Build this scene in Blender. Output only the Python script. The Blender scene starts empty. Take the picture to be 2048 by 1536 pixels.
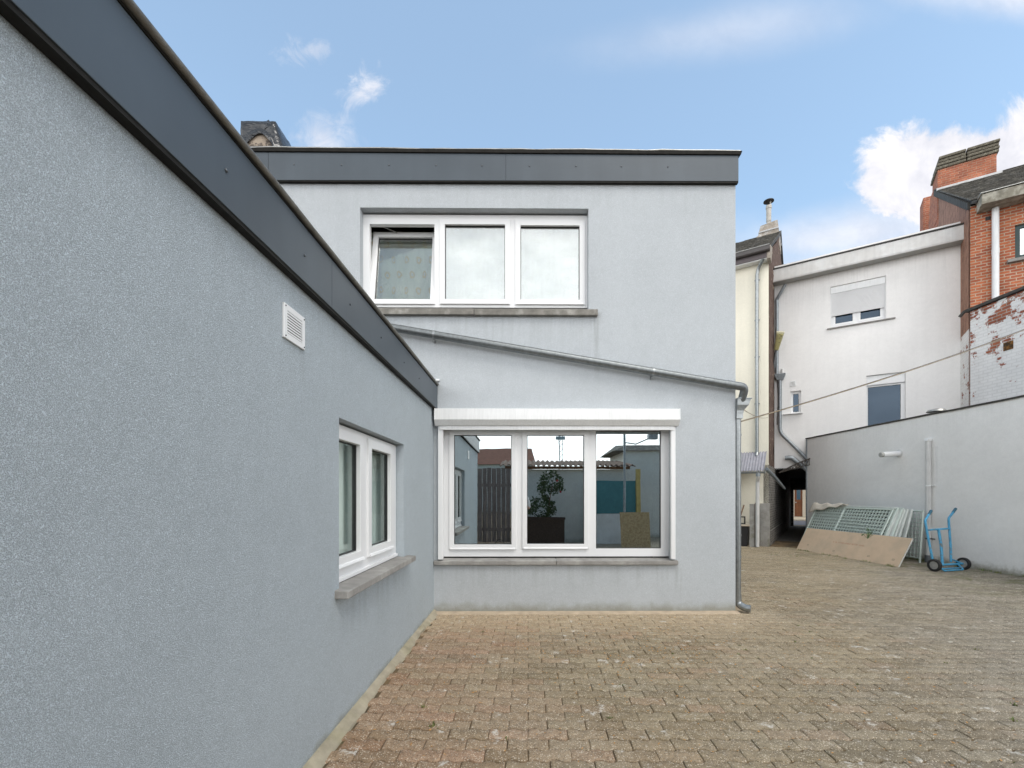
import bpy, bmesh, math, random
from mathutils import Matrix, Vector, noise
random.seed(7)
PI = math.pi
R = math.radians
C = bpy.context.scene.collection
scene = bpy.context.scene

# ------------------------------------------------------------------ camera
H = 1.5                      # eye height
FPX, CX, HY = 906.0, 1056.0, 992.0   # focal length and vanishing point measured on the photograph
cam_d = bpy.data.cameras.new('camera')
cam_d.sensor_width = 36
cam_d.lens = FPX / 2048 * 36
cam_d.shift_x = (1024 - CX) / 2048
cam_d.shift_y = (HY - 768) / 2048
cam_d.clip_start = 0.05
cam_d.clip_end = 2000
cam = bpy.data.objects.new('camera', cam_d)
C.objects.link(cam)
cam.location = (0, 0, H)
cam.rotation_euler = (R(90), 0, 0)
scene.camera = cam

# ------------------------------------------------------------------ exposure
scene.view_settings.view_transform = 'Standard'
scene.view_settings.look = 'None'
scene.view_settings.exposure = 0.50
scene.view_settings.gamma = 1
scene.view_settings.use_curve_mapping = False
scene.cycles.max_bounces = 8
scene.cycles.diffuse_bounces = 4
scene.cycles.glossy_bounces = 4
scene.cycles.transparent_max_bounces = 12

# ------------------------------------------------------------------ node helper
class NT:
    def __init__(s, tree):
        s.t = tree
    def new(s, typ, **kw):
        n = s.t.nodes.new(typ)
        for k, v in kw.items():
            setattr(n, k, v)
        return n
    def put(s, sock, v):
        if v is None:
            return
        if hasattr(v, 'is_output') or hasattr(v, 'is_linked'):
            s.t.links.new(v, sock)
        else:
            if isinstance(v, (tuple, list)) and len(v) == 3 and sock.type == 'RGBA':
                v = (*v, 1)
            sock.default_value = v
    def m(s, op, a, b=None, c=None, clamp=False):
        n = s.new('ShaderNodeMath', operation=op, use_clamp=clamp)
        for i, v in enumerate((a, b, c)):
            s.put(n.inputs[i], v)
        return n.outputs[0]
    def mix(s, fac, a, b, mode='MIX'):
        n = s.new('ShaderNodeMix', data_type='RGBA', blend_type=mode)
        s.put(n.inputs[0], fac); s.put(n.inputs[6], a); s.put(n.inputs[7], b)
        return n.outputs[2]
    def ss(s, v, a, b, lo=0.0, hi=1.0):
        n = s.new('ShaderNodeMapRange', interpolation_type='SMOOTHSTEP')
        s.put(n.inputs[0], v)
        for i, x in enumerate((a, b, lo, hi)):
            n.inputs[i + 1].default_value = x
        return n.outputs[0]
    def lin(s, v, a, b, lo, hi):
        n = s.new('ShaderNodeMapRange')
        s.put(n.inputs[0], v)
        for i, x in enumerate((a, b, lo, hi)):
            n.inputs[i + 1].default_value = x
        return n.outputs[0]
    def noise(s, vec, scale, detail=3, rough=0.55, dist=0.0, out=0):
        n = s.new('ShaderNodeTexNoise')
        s.put(n.inputs['Vector'], vec)
        n.inputs['Scale'].default_value = scale
        n.inputs['Detail'].default_value = detail
        n.inputs['Roughness'].default_value = rough
        n.inputs['Distortion'].default_value = dist
        return n.outputs[out]
    def voro(s, vec, scale, feature='F1', out='Distance'):
        n = s.new('ShaderNodeTexVoronoi', feature=feature)
        s.put(n.inputs['Vector'], vec)
        n.inputs['Scale'].default_value = scale
        return n.outputs[out]
    def sep(s, v):
        n = s.new('ShaderNodeSeparateXYZ'); s.put(n.inputs[0], v); return n.outputs
    def comb(s, x, y, z):
        n = s.new('ShaderNodeCombineXYZ')
        for i, v in enumerate((x, y, z)): s.put(n.inputs[i], v)
        return n.outputs[0]
    def vscale(s, v, sc):
        n = s.new('ShaderNodeMapping'); s.put(n.inputs[0], v); n.inputs['Scale'].default_value = sc
        return n.outputs[0]
    def bump(s, h, strength, dist, normal=None):
        n = s.new('ShaderNodeBump')
        n.inputs['Strength'].default_value = strength
        n.inputs['Distance'].default_value = dist
        s.put(n.inputs['Height'], h)
        if normal is not None: s.put(n.inputs['Normal'], normal)
        return n.outputs[0]

# ------------------------------------------------------------------ world: blue sky ahead with clouds, bright overcast behind
SUN_EL, SUN_AZ = R(56), R(150)        # azimuth clockwise from +Y: behind the camera, a little to the right
world = bpy.data.worlds.new('World')
scene.world = world
world.use_nodes = True
w = NT(world.node_tree)
world.node_tree.nodes.clear()
wout = w.new('ShaderNodeOutputWorld')
bg = w.new('ShaderNodeBackground')
BG = 0.12
bg.inputs['Strength'].default_value = BG
sky = w.new('ShaderNodeTexSky')
sky.sky_type = 'NISHITA'
sky.sun_disc = False
sky.sun_elevation = SUN_EL
sky.sun_rotation = SUN_AZ
sky.air_density = 1.0
sky.dust_density = 1.0
sky.ozone_density = 1.6
tc = w.new('ShaderNodeTexCoord')
dx, dy, dz = w.sep(tc.outputs['Generated'])
ysafe = w.m('MAXIMUM', dy, 0.12)
u = w.m('DIVIDE', dx, ysafe)
v = w.m('DIVIDE', dz, ysafe)
uv = w.comb(u, v, 0.0)
wn1 = w.noise(uv, 7.0, 9, 0.66, 0.35)
wn2 = w.noise(uv, 2.3, 5, 0.6)
wn3 = w.noise(uv, 15.0, 8, 0.66, 0.9)
def blob(px, py, ru, rv, rot, amp, edge, dens, nz):
    cu, cv = (px - CX) / FPX, (HY - py) / FPX
    a, b = w.m('SUBTRACT', u, cu), w.m('SUBTRACT', v, cv)
    ca, sa = math.cos(rot), math.sin(rot)
    p = w.m('DIVIDE', w.m('ADD', w.m('MULTIPLY', a, ca), w.m('MULTIPLY', b, sa)), ru)
    q = w.m('DIVIDE', w.m('SUBTRACT', w.m('MULTIPLY', b, ca), w.m('MULTIPLY', a, sa)), rv)
    r = w.m('SQRT', w.m('ADD', w.m('MULTIPLY', p, p), w.m('MULTIPLY', q, q)))
    f = w.m('ADD', w.m('SUBTRACT', 1.0, r), w.m('MULTIPLY', w.m('SUBTRACT', nz, 0.5), amp))
    return w.m('MULTIPLY', w.ss(f, 0.0, edge), dens)
blobs = [
    blob(612, 100, .065, .04, .3, 3.6, 1.6, .55, wn3),
    blob(735, 168, .075, .05, .5, 3.4, 1.5, .75, wn3),
    blob(650, 280, .10, .07, 0, 2.0, 1.5, .8, wn3),
    blob(2010, 352, .30, .14, .22, 1.5, .26, 1.0, wn1),
    blob(1850, 345, .19, .12, .35, 1.5, .30, 1.0, wn1),
    blob(2130, 325, .25, .18, .3, 1.1, .3, 1.0, wn1),
    blob(1700, 470, .55, .10, .12, 1.2, 1.0, .75, wn2),
    blob(2050, -10, .50, .10, -.1, 1.4, 1.1, .8, wn2),
    blob(1450, 60, .5, .09, .15, 1.2, 1.2, .35, wn2),
    blob(1620, 560, 1.1, .20, 0, .7, 1.1, .6, wn2),
]
cl = blobs[0]
for b_ in blobs[1:]:
    cl = w.m('MAXIMUM', cl, b_)
front = w.ss(dy, -0.05, 0.38)
# the blue part: Nishita sky
skyc = w.mix(.22, w.mix(1.0, sky.outputs[0], (1.78, 1.88, 1.68), 'MULTIPLY'), (4.0, 4.9, 6.0))
cloud_f = w.mix(w.ss(wn1, .3, .7), (4.9, 4.95, 5.4), (6.4, 6.3, 6.5))
ahead = w.mix(cl, skyc, cloud_f)
rn = w.noise(w.vscale(tc.outputs['Generated'], (1, 1, 2.2)), 2.6, 6, 0.6)
rear_lo = w.mix(w.ss(rn, .34, .66), (11.0, 11.3, 11.7), (17.5, 17.5, 17.5))
rear_hi = w.mix(w.ss(rn, .36, .64), (2.3, 2.7, 3.2), (4.4, 4.6, 4.9))
rear = w.mix(w.ss(dz, .42, .62), rear_lo, rear_hi)
full = w.mix(front, rear, ahead)
w.put(bg.inputs['Color'], full)
world.node_tree.links.new(bg.outputs[0], wout.inputs[0])

sun_d = bpy.data.lights.new('sun', 'SUN')
sun_d.energy = 1.3
sun_d.angle = R(28)
sun_d.color = (1.0, 0.95, 0.88)
sun = bpy.data.objects.new('sun', sun_d)
C.objects.link(sun)
sdir = Vector((math.sin(SUN_AZ) * math.cos(SUN_EL), math.cos(SUN_AZ) * math.cos(SUN_EL), math.sin(SUN_EL)))
sun.rotation_euler = sdir.to_track_quat('Z', 'Y').to_euler()
sun.location = (0, -5, 20)

# ------------------------------------------------------------------ mesh builder
class MB:
    def __init__(s):
        s.v, s.f, s.mi = [], [], []
    def face(s, pts, mi=0):
        b = len(s.v)
        s.v += [tuple(p) for p in pts]
        s.f.append(tuple(range(b, b + len(pts))))
        s.mi.append(mi)
        return s
    def add(s, verts, faces, mi=0):
        b = len(s.v)
        s.v += [tuple(p) for p in verts]
        for f in faces:
            s.f.append(tuple(b + i for i in f)); s.mi.append(mi)
        return s
    def box(s, x0, x1, y0, y1, z0, z1, mi=0, T=None):
        vs = [Vector((x, y, z)) for z in (z0, z1) for y in (y0, y1) for x in (x0, x1)]
        if T is not None: vs = [T @ p for p in vs]
        return s.add(vs, [(0, 2, 3, 1), (4, 5, 7, 6), (0, 1, 5, 4), (2, 6, 7, 3), (0, 4, 6, 2), (1, 3, 7, 5)], mi)
    def hexa(s, b4, t4, mi=0):
        """bottom ring (counter-clockwise seen from above) and top ring"""
        return s.add(list(b4) + list(t4), [(3, 2, 1, 0), (4, 5, 6, 7), (0, 1, 5, 4), (1, 2, 6, 5), (2, 3, 7, 6), (3, 0, 4, 7)], mi)
    def tube(s, pts, r, seg=12, mi=0, caps=True):
        pts = [Vector(p) for p in pts]
        rs = r if isinstance(r, (list, tuple)) else [r] * len(pts)
        n = len(pts)
        tang = []
        for i in range(n):
            a = pts[max(i - 1, 0)]; b = pts[min(i + 1, n - 1)]
            t = (b - a)
            tang.append(t.normalized() if t.length > 1e-9 else Vector((0, 0, 1)))
        ref = Vector((0, 0, 1)) if abs(tang[0].z) < .9 else Vector((1, 0, 0))
        nrm = tang[0].cross(ref).normalized()
        vs, fs = [], []
        for i in range(n):
            nrm = (nrm - tang[i] * nrm.dot(tang[i])).normalized()
            bn = tang[i].cross(nrm)
            for k in range(seg):
                a = 2 * PI * k / seg + PI / seg
                vs.append(pts[i] + (nrm * math.cos(a) + bn * math.sin(a)) * rs[i])
        for i in range(n - 1):
            for k in range(seg):
                k2 = (k + 1) % seg
                fs.append((i * seg + k, i * seg + k2, (i + 1) * seg + k2, (i + 1) * seg + k))
        if caps:
            fs.append(tuple(reversed(range(seg)))); fs.append(tuple(range((n - 1) * seg, n * seg)))
        return s.add(vs, fs, mi)
    def prism(s, poly, y0, y1, mi=0):
        """polygon in (x,z) extruded along y"""
        n = len(poly)
        vs = [(x, y0, z) for x, z in poly] + [(x, y1, z) for x, z in poly]
        fs = [tuple(range(n)), tuple(reversed(range(n, 2 * n)))]
        for i in range(n):
            j = (i + 1) % n
            fs.append((j, i, n + i, n + j))
        return s.add(vs, fs, mi)
    def prismx(s, poly, x0, x1, mi=0):
        """polygon in (y,z) extruded along x"""
        n = len(poly)
        vs = [(x0, y, z) for y, z in poly] + [(x1, y, z) for y, z in poly]
        fs = [tuple(range(n)), tuple(reversed(range(n, 2 * n)))]
        for i in range(n):
            j = (i + 1) % n
            fs.append((j, i, n + i, n + j))
        return s.add(vs, fs, mi)
    def plate(s, u0, u1, z0, z1, holes, y0, y1, mi=0, back=True):
        """rectangular plate in the xz plane between y0 (outer) and y1 with rectangular holes"""
        us = sorted({u0, u1, *[h[0] for h in holes], *[h[1] for h in holes]})
        zs = sorted({z0, z1, *[h[2] for h in holes], *[h[3] for h in holes]})
        us = [a for a in us if u0 <= a <= u1]; zs = [a for a in zs if z0 <= a <= z1]
        def solid(i, j):
            if i < 0 or j < 0 or i >= len(us) - 1 or j >= len(zs) - 1: return False
            cu, cz = (us[i] + us[i + 1]) / 2, (zs[j] + zs[j + 1]) / 2
            return not any(h[0] < cu < h[1] and h[2] < cz < h[3] for h in holes)
        for i in range(len(us) - 1):
            for j in range(len(zs) - 1):
                if not solid(i, j): continue
                a, b, c, d = us[i], us[i + 1], zs[j], zs[j + 1]
                s.face([(a, y0, c), (b, y0, c), (b, y0, d), (a, y0, d)], mi)
                if back: s.face([(a, y1, c), (a, y1, d), (b, y1, d), (b, y1, c)], mi)
                if not solid(i - 1, j): s.face([(a, y0, c), (a, y0, d), (a, y1, d), (a, y1, c)], mi)
                if not solid(i + 1, j): s.face([(b, y0, c), (b, y1, c), (b, y1, d), (b, y0, d)], mi)
                if not solid(i, j - 1): s.face([(a, y0, c), (a, y1, c), (b, y1, c), (b, y0, c)], mi)
                if not solid(i, j + 1): s.face([(a, y0, d), (b, y0, d), (b, y1, d), (a, y1, d)], mi)
        return s
    def sphere(s, c, r, seg=10, rings=6, mi=0, sq=(1, 1, 1)):
        vs, fs = [], []
        for i in range(rings + 1):
            th = PI * i / rings
            for k in range(seg):
                a = 2 * PI * k / seg
                vs.append((c[0] + r * sq[0] * math.sin(th) * math.cos(a), c[1] + r * sq[1] * math.sin(th) * math.sin(a), c[2] + r * sq[2] * math.cos(th)))
        for i in range(rings):
            for k in range(seg):
                k2 = (k + 1) % seg
                fs.append((i * seg + k, (i + 1) * seg + k, (i + 1) * seg + k2, i * seg + k2))
        return s.add(vs, fs, mi)
    def mesh(s, name, mats, merge=True, smooth=None):
        me = bpy.data.meshes.new(name)
        me.from_pydata(s.v, [], s.f)
        for m in (mats if isinstance(mats, (list, tuple)) else [mats]):
            me.materials.append(m)
        me.polygons.foreach_set('material_index', s.mi)
        if merge:
            bm = bmesh.new(); bm.from_mesh(me)
            bmesh.ops.remove_doubles(bm, verts=bm.verts, dist=1e-5)
            bmesh.ops.recalc_face_normals(bm, faces=bm.faces)
            bm.to_mesh(me); bm.free()
        if smooth is not None:
            me.polygons.foreach_set('use_smooth', [True] * len(me.polygons))
            try: me.set_sharp_from_angle(angle=R(smooth))
            except Exception: pass
        return me

def obj(name, mb, mats, parent=None, M=None, smooth=None, bevel=None, merge=True, label=None):
    me = mb if isinstance(mb, bpy.types.Mesh) else mb.mesh(name, mats, merge, smooth)
    o = bpy.data.objects.new(name, me)
    C.objects.link(o)
    M = M or Matrix.Identity(4)
    if parent is not None:
        o.parent = parent
        o.matrix_parent_inverse = world_m(parent).inverted()
    o.matrix_basis = M
    o['wm'] = [c for r in M for c in r]
    if bevel:
        b = o.modifiers.new('bevel', 'BEVEL'); b.width = bevel; b.segments = 2; b.limit_method = 'ANGLE'; b.angle_limit = R(40)
        b.harden_normals = False
    if label: o['label'] = label
    return o
def world_m(o):
    if 'wm' in o:
        q = list(o['wm']); return Matrix([q[0:4], q[4:8], q[8:12], q[12:16]])
    return o.matrix_basis.copy()
def tag(o, label, cat, group=None):
    o['label'] = label; o['category'] = cat
    if group: o['group'] = group
    return o
def thing(name, label, cat, loc=(0, 0, 0), rz=0, group=None):
    o = bpy.data.objects.new(name, None); C.objects.link(o)
    o.empty_display_size = .2
    o.matrix_basis = Matrix.Translation(loc) @ Matrix.Rotation(rz, 4, 'Z')
    return tag(o, label, cat, group)
def struct(o, kind='structure'):
    o['kind'] = kind; return o
def dup(root, loc, rz=0, label=None):
    r = root.copy(); C.objects.link(r)
    r.matrix_basis = Matrix.Translation(loc) @ Matrix.Rotation(rz, 4, 'Z')
    if label: r['label'] = label
    for ch in list(root.children):
        c = ch.copy(); C.objects.link(c); c.parent = r
        for g in list(ch.children):
            d = g.copy(); C.objects.link(d); d.parent = c
    return r
def frame(p0, p1):
    """wall frame: local x along the wall, y into the wall, z up"""
    x = Vector((p1[0] - p0[0], p1[1] - p0[1], 0)).normalized()
    y = Vector((0, 0, 1)).cross(x)
    return Matrix(((x.x, y.x, 0, p0[0]), (x.y, y.y, 0, p0[1]), (0, 0, 1, 0), (0, 0, 0, 1)))
def at(M, px, py, off=0.0):
    """where the sight line of a pixel of the photograph meets the wall: (along, height)"""
    Mi = M.inverted()
    o = Mi @ Vector((0, 0, H)); d = Mi.to_3x3() @ Vector(((px - CX) / FPX, 1, (HY - py) / FPX))
    t = (off - o.y) / d.y
    p = o + d * t
    return p.x, p.z
def smoothpath(pts, n=6, rad=.08):
    """round the corners of a polyline"""
    pts = [Vector(p) for p in pts]
    out = [pts[0]]
    for i in range(1, len(pts) - 1):
        a, b, c = pts[i - 1], pts[i], pts[i + 1]
        r = min(rad, (a - b).length * .45, (c - b).length * .45)
        p, q = b + (a - b).normalized() * r, b + (c - b).normalized() * r
        for k in range(n + 1):
            t = k / n
            out.append(p * (1 - t) ** 2 + b * 2 * t * (1 - t) + q * t * t)
    out.append(pts[-1])
    return out

# ------------------------------------------------------------------ materials
def newmat(name):
    m = bpy.data.materials.new(name); m.use_nodes = True
    t = NT(m.node_tree)
    b = m.node_tree.nodes['Principled BSDF']
    return m, t, b
def surf(name, col, rough=.6, metal=0, var=None, spec=None, bump=None, col2=None, mixn=None, streak=None):
    """var=(scale, amount); bump=(scale, strength, distance); col2 with mixn=(scale, lo, hi) patches; streak=(scale, amount)"""
    m, t, b = newmat(name)
    co = t.new('ShaderNodeTexCoord').outputs['Object']
    c = col
    if col2 is not None:
        c = t.mix(t.ss(t.noise(co, mixn[0], 5, .6), mixn[1], mixn[2]), col, col2)
    if var:
        k = t.lin(t.noise(co, var[0], 5, .6), .25, .75, 1 - var[1], 1 + var[1])
        c = t.mix(1.0, c, t.comb(k, k, k), 'MULTIPLY')
    if streak:
        k = t.lin(t.noise(t.vscale(co, (streak[0], streak[0], streak[0] * .05)), 1, 4, .6), .35, .7, 1, 1 - streak[1])
        c = t.mix(1.0, c, t.comb(k, k, k), 'MULTIPLY')
    t.put(b.inputs['Base Color'], c)
    b.inputs['Roughness'].default_value = rough
    b.inputs['Metallic'].default_value = metal
    if spec is not None: b.inputs['Specular IOR Level'].default_value = spec
    if bump:
        t.put(b.inputs['Normal'], t.bump(t.noise(co, bump[0], 4, .6), bump[1], bump[2]))
    return m
def stucco(name, col, grain=260, gstr=.55, gdist=.004, cvar=.10, dirt=None, blotch=.05, speck=.0, streaks=0.0, drips=()):
    m, t, b = newmat(name)
    co = t.new('ShaderNodeTexCoord').outputs['Object']
    g1 = t.noise(co, grain, 3, .6)
    g2 = t.voro(co, grain * .55)
    h = t.m('ADD', t.m('MULTIPLY', g1, .7), t.m('MULTIPLY', g2, .6))
    k = t.lin(h, .35, .95, 1 - cvar, 1 + cvar)
    big = t.lin(t.noise(co, 1.1, 4, .6), .3, .7, 1 - blotch, 1 + blotch)
    mid = t.lin(t.noise(co, 9, 4, .65), .3, .7, 1 - blotch * .7, 1 + blotch * .7)
    k = t.m('MULTIPLY', t.m('MULTIPLY', k, big), mid)
    if streaks:
        st = t.noise(t.vscale(co, (7, 7, .35)), 1, 4, .6)
        k = t.m('MULTIPLY', k, t.lin(st, .4, .75, 1.0, 1 - streaks))
    c = t.mix(1.0, col, t.comb(k, k, k), 'MULTIPLY')
    for (x0, x1, zt, ln, amt) in drips:      # rain stains running down from an edge
        x, _, z = t.sep(co)
        f = t.m('MULTIPLY', t.m('MULTIPLY', t.ss(x, x0 - .03, x0 + .02), t.ss(x, x1 + .03, x1 - .02)), t.m('MULTIPLY', t.ss(z, zt - ln, zt), t.ss(z, zt + .01, zt - .002)))
        f = t.m('MULTIPLY', f, t.ss(t.noise(t.vscale(co, (16, 16, .7)), 1, 4, .65), .42, .68))
        c = t.mix(t.m('MULTIPLY', f, amt), c, (.21, .215, .205))
    if dirt:
        z = t.sep(co)[2]
        zz = t.m('ADD', z, t.m('MULTIPLY', t.m('SUBTRACT', t.noise(co, 6, 6, .7), .5), dirt[1]))
        c = t.mix(t.ss(zz, 0.0, dirt[0], dirt[3] if len(dirt) > 3 else .75, 0.0), c, dirt[2])
    t.put(b.inputs['Base Color'], c)
    b.inputs['Roughness'].default_value = .92
    b.inputs['Specular IOR Level'].default_value = .2
    t.put(b.inputs['Normal'], t.bump(h, gstr, gdist))
    return m
def glass(name, refl, tint=(.9, .95, .93), warp=.0015, gcol=(1, 1, 1), fres=.6):
    m = bpy.data.materials.new(name); m.use_nodes = True
    t = NT(m.node_tree); m.node_tree.nodes.clear()
    out = t.new('ShaderNodeOutputMaterial')
    gl = t.new('ShaderNodeBsdfGlossy'); gl.inputs['Roughness'].default_value = .0
    t.put(gl.inputs['Color'], gcol)
    tr = t.new('ShaderNodeBsdfTransparent'); t.put(tr.inputs['Color'], tint)
    lw = t.new('ShaderNodeLayerWeight'); lw.inputs['Blend'].default_value = .35
    co = t.new('ShaderNodeTexCoord').outputs['Object']
    t.put(gl.inputs['Normal'], t.bump(t.noise(co, 2.2, 2, .4), .25, warp))
    fac = t.m('ADD', refl, t.m('MULTIPLY', lw.outputs['Fresnel'], fres), clamp=True)
    mx = t.new('ShaderNodeMixShader')
    t.put(mx.inputs[0], fac)
    m.node_tree.links.new(tr.outputs[0], mx.inputs[1]); m.node_tree.links.new(gl.outputs[0], mx.inputs[2])
    m.node_tree.links.new(mx.outputs[0], out.inputs[0])
    return m
def brick(name, c1, c2, mortar, bw=.215, bh=.075, ms=.011, paint=None, dark=None, bumpd=.006):
    m, t, b = newmat(name)
    co = t.new('ShaderNodeTexCoord').outputs['Object']
    x, y, z = t.sep(co)
    wob = t.noise(co, 14, 2, .5, 0, 1)
    vec = t.comb(t.m('ADD', t.m('ADD', x, y), t.m('MULTIPLY', t.sep(wob)[0], .012)), t.m('ADD', z, t.m('MULTIPLY', t.sep(wob)[1], .012)), 0.0)
    def br(a, c, mo):
        n = t.new('ShaderNodeTexBrick'); t.put(n.inputs['Vector'], vec)
        t.put(n.inputs['Color1'], a); t.put(n.inputs['Color2'], c); t.put(n.inputs['Mortar'], mo)
        n.inputs['Scale'].default_value = 1; n.inputs['Brick Width'].default_value = bw; n.inputs['Row Height'].default_value = bh
        n.inputs['Mortar Size'].default_value = ms; n.inputs['Mortar Smooth'].default_value = .2; n.inputs['Bias'].default_value = 0
        return n
    n1 = br(c1, c2, mortar)
    k = t.lin(t.noise(co, 45, 5, .7), .25, .75, .72, 1.28)
    k2 = t.lin(t.noise(co, 3.0, 4, .6), .3, .7, .75, 1.2)
    k = t.m('MULTIPLY', k, k2)
    c = t.mix(1.0, n1.outputs['Color'], t.comb(k, k, k), 'MULTIPLY')
    if paint:
        pn = br((.2, .2, .2), (.8, .8, .8), (.35, .35, .35))
        per = t.sep(pn.outputs['Color'])[0]
        nz = t.noise(co, 2.4, 5, .65)
        f = t.m('ADD', t.m('ADD', nz, t.m('MULTIPLY', per, .16)), t.m('MULTIPLY', t.noise(co, 22, 4, .7), .16))
        if paint[3] is not None:           # more worn towards a height
            f = t.m('ADD', f, t.m('MULTIPLY', t.lin(z, paint[3][0], paint[3][1], 0, 1), paint[3][2]))
        msk = t.ss(f, paint[1], paint[2])
        pk = t.lin(t.noise(co, 1.6, 5, .7), .25, .75, .85, 1.05)
        pc = t.mix(1.0, paint[0], t.comb(pk, pk, pk), 'MULTIPLY')
        pc = t.mix(t.m('MULTIPLY', n1.outputs['Fac'], .20), pc, (.4, .4, .39))
        c = t.mix(msk, pc, c)
    t.put(b.inputs['Base Color'], c)
    b.inputs['Roughness'].default_value = .9
    hh = t.m('ADD', t.m('MULTIPLY', t.m('SUBTRACT', 1.0, n1.outputs['Fac']), 1.0), t.m('MULTIPLY', t.noise(co, 60, 3), .35))
    t.put(b.inputs['Normal'], t.bump(hh, .7, bumpd))
    return m

M_STUCCO = stucco('grey_render', (.455, .485, .508), 420, .7, .0035, .26, (.16, .22, (.24, .235, .18), .75), .04, drips=[(-2.2, .92, 3.83, .8, .16), (-1.3, 2.0, .62, .45, .17), (-4, 2.7, 5.55, .6, .08), (.85, .93, 3.85, 1.3, .28), (1.9, 1.97, .65, .6, .4)])
M_STUCCO_NEAR = stucco('grey_render_side', (.435, .488, .524), 760, 1.0, .0035, .52, (.10, .20, (.25, .24, .18), .8), .04, drips=[(2.5, 4.3, .85, .5, .2), (-.1, 5.6, 2.6, .5, .09), (1.9, 2.15, 2.28, .4, .15)])
M_FASCIA = surf('slate_grey_panel', (.066, .084, .102), .40, 0, (1.2, .14), bump=(2.5, .15, .006), streak=(5, .10))
M_TRIM = surf('bitumen_shade_trim', (.022, .021, .019), .65, .0, (14, .35), spec=.12, bump=(40, .2, .004))  # bitumen; its near-black also paints shadow lines at the roof edges
M_ALU = surf('aluminium_edge', (.42, .42, .40), .38, .75, (18, .25))
M_PVC = surf('white_plastic', (.79, .795, .80), .28, 0, (3, .025))
M_PVC2 = surf('white_plastic_aged', (.82, .83, .83), .35, 0, (6, .05), streak=(60, .10))
M_GASKET = surf('black_gasket', (.015, .015, .016), .5)
M_STONE = surf('bluestone_sill', (.26, .25, .235), .75, 0, (9, .22), bump=(70, .3, .003), col2=(.36, .35, .33), mixn=(3.5, .45, .7))
M_STONE_DARK = surf('weathered_sill', (.19, .18, .16), .8, 0, (11, .3), bump=(70, .3, .003), col2=(.34, .33, .30), mixn=(6, .5, .72))
M_GALV = surf('galvanised_steel', (.31, .33, .335), .36, .85, (22, .22), bump=(9, .08, .004))
M_PIPE = surf('dull_galvanised_pipe', (.19, .205, .21), .42, .75, (22, .25), bump=(9, .08, .004))
M_ZINC = surf('aged_zinc', (.30, .33, .35), .5, .6, (14, .25))
M_SCREW = surf('screw_metal', (.12, .13, .14), .35, .7)
M_PVCPIPE = surf('pale_grey_plastic_pipe', (.66, .66, .65), .45, 0, (5, .10), streak=(20, .2))
M_CONC = surf('concrete', (.33, .31, .27), .9, 0, (12, .25), bump=(60, .5, .006), col2=(.24, .22, .15), mixn=(4, .45, .7))
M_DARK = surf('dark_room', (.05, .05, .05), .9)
M_GLASS = glass('reflective_glass', .50, (.55, .62, .60), gcol=(.92, 1, 1.02))
M_GLASS_UP = glass('clear_glass', .27, (.85, .9, .88))
M_GLASS_SIDE = glass('greenish_glass', .05, (.97, .99, .98), gcol=(.9, 1, .97), fres=.20)
M_GLASS_FAR = glass('dark_glass', .05, (.25, .32, .40), gcol=(.62, .8, 1), fres=.35)
M_CREAM = stucco('cream_render', (.82, .78, .66), 120, .3, .004, .05, (.12, .25, (.30, .29, .24), .8), .03, streaks=.05)
M_WHITEW = stucco('white_render', (.86, .85, .835), 150, .25, .003, .04, None, .035, streaks=.03, drips=[(-.2, 6, 8.6, 1.6, .10)])
M_GARAGE = stucco('pale_grey_render', (.80, .80, .785), 170, .25, .003, .05, (.20, .34, (.25, .24, .18), .85), .045, streaks=.0, drips=[(-.2, 12.6, 3.33, .6, .06), (4.2, 4.5, 2.6, 1.2, .25)])
M_BRICK = brick('orange_brick', (.50, .15, .062), (.32, .082, .042), (.44, .34, .25))
M_BRICKCH = brick('red_brick', (.44, .15, .08), (.31, .10, .06), (.40, .27, .19), ms=.007)
M_BRICKPAINT = brick('peeling_white_brick', (.38, .12, .06), (.28, .09, .055), (.36, .32, .28), bw=.22, bh=.08, paint=((.84, .84, .835), .765, .82, (4.6, 6.3, .16)))
M_BRICKSIDE = brick('peeling_side_brick', (.36, .12, .06), (.28, .09, .055), (.36, .32, .28), paint=((.84, .83, .81), .70, .76, None))
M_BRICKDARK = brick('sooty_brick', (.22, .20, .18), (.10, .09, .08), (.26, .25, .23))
M_GABLE = surf('brown_slate_cladding', (.37, .195, .13), .85, 0, (30, .35), bump=(30, .5, .01), col2=(.26, .135, .09), mixn=(5, .42, .66), streak=(9, .35))
M_PARTY = surf('crumbling_brown_brick', (.10, .06, .045), .95, 0, (26, .5), bump=(26, .9, .02), col2=(.34, .27, .20), mixn=(4, .58, .68))
M_TILE = surf('weathered_roof_tile', (.10, .095, .085), .9, 0, (8, .35), bump=(25, .5, .01), col2=(.21, .20, .175), mixn=(6, .48, .7))
M_EAVES = surf('weathered_white_board', (.66, .65, .63), .7, 0, (6, .06), col2=(.74, .74, .73), mixn=(1.3, .42, .6), streak=(12, .10))
M_SOFFIT = surf('soffit_board', (.40, .40, .38), .7, 0, (6, .1))
M_COPING = surf('dark_roof_edge', (.055, .052, .047), .8, 0, (10, .4))
M_CAP = surf('mossy_concrete_cap', (.14, .125, .095), .95, 0, (14, .4), bump=(30, .6, .015), col2=(.22, .21, .16), mixn=(7, .5, .7))
M_CHIMREND = surf('rendered_chimney', (.33, .29, .245), .95, 0, (12, .3), bump=(22, .5, .012), col2=(.45, .43, .40), mixn=(5, .52, .64))
M_BLUE = surf('blue_paint', (.06, .30, .50), .5, 0, (12, .25), col2=(.14, .13, .11), mixn=(14, .58, .66))
M_BLUEGRIP = surf('worn_blue_grip', (.03, .12, .18), .6, 0, (20, .3))
M_RUBBER = surf('black_rubber', (.018, .018, .018), .75, 0, (20, .3))
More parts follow.
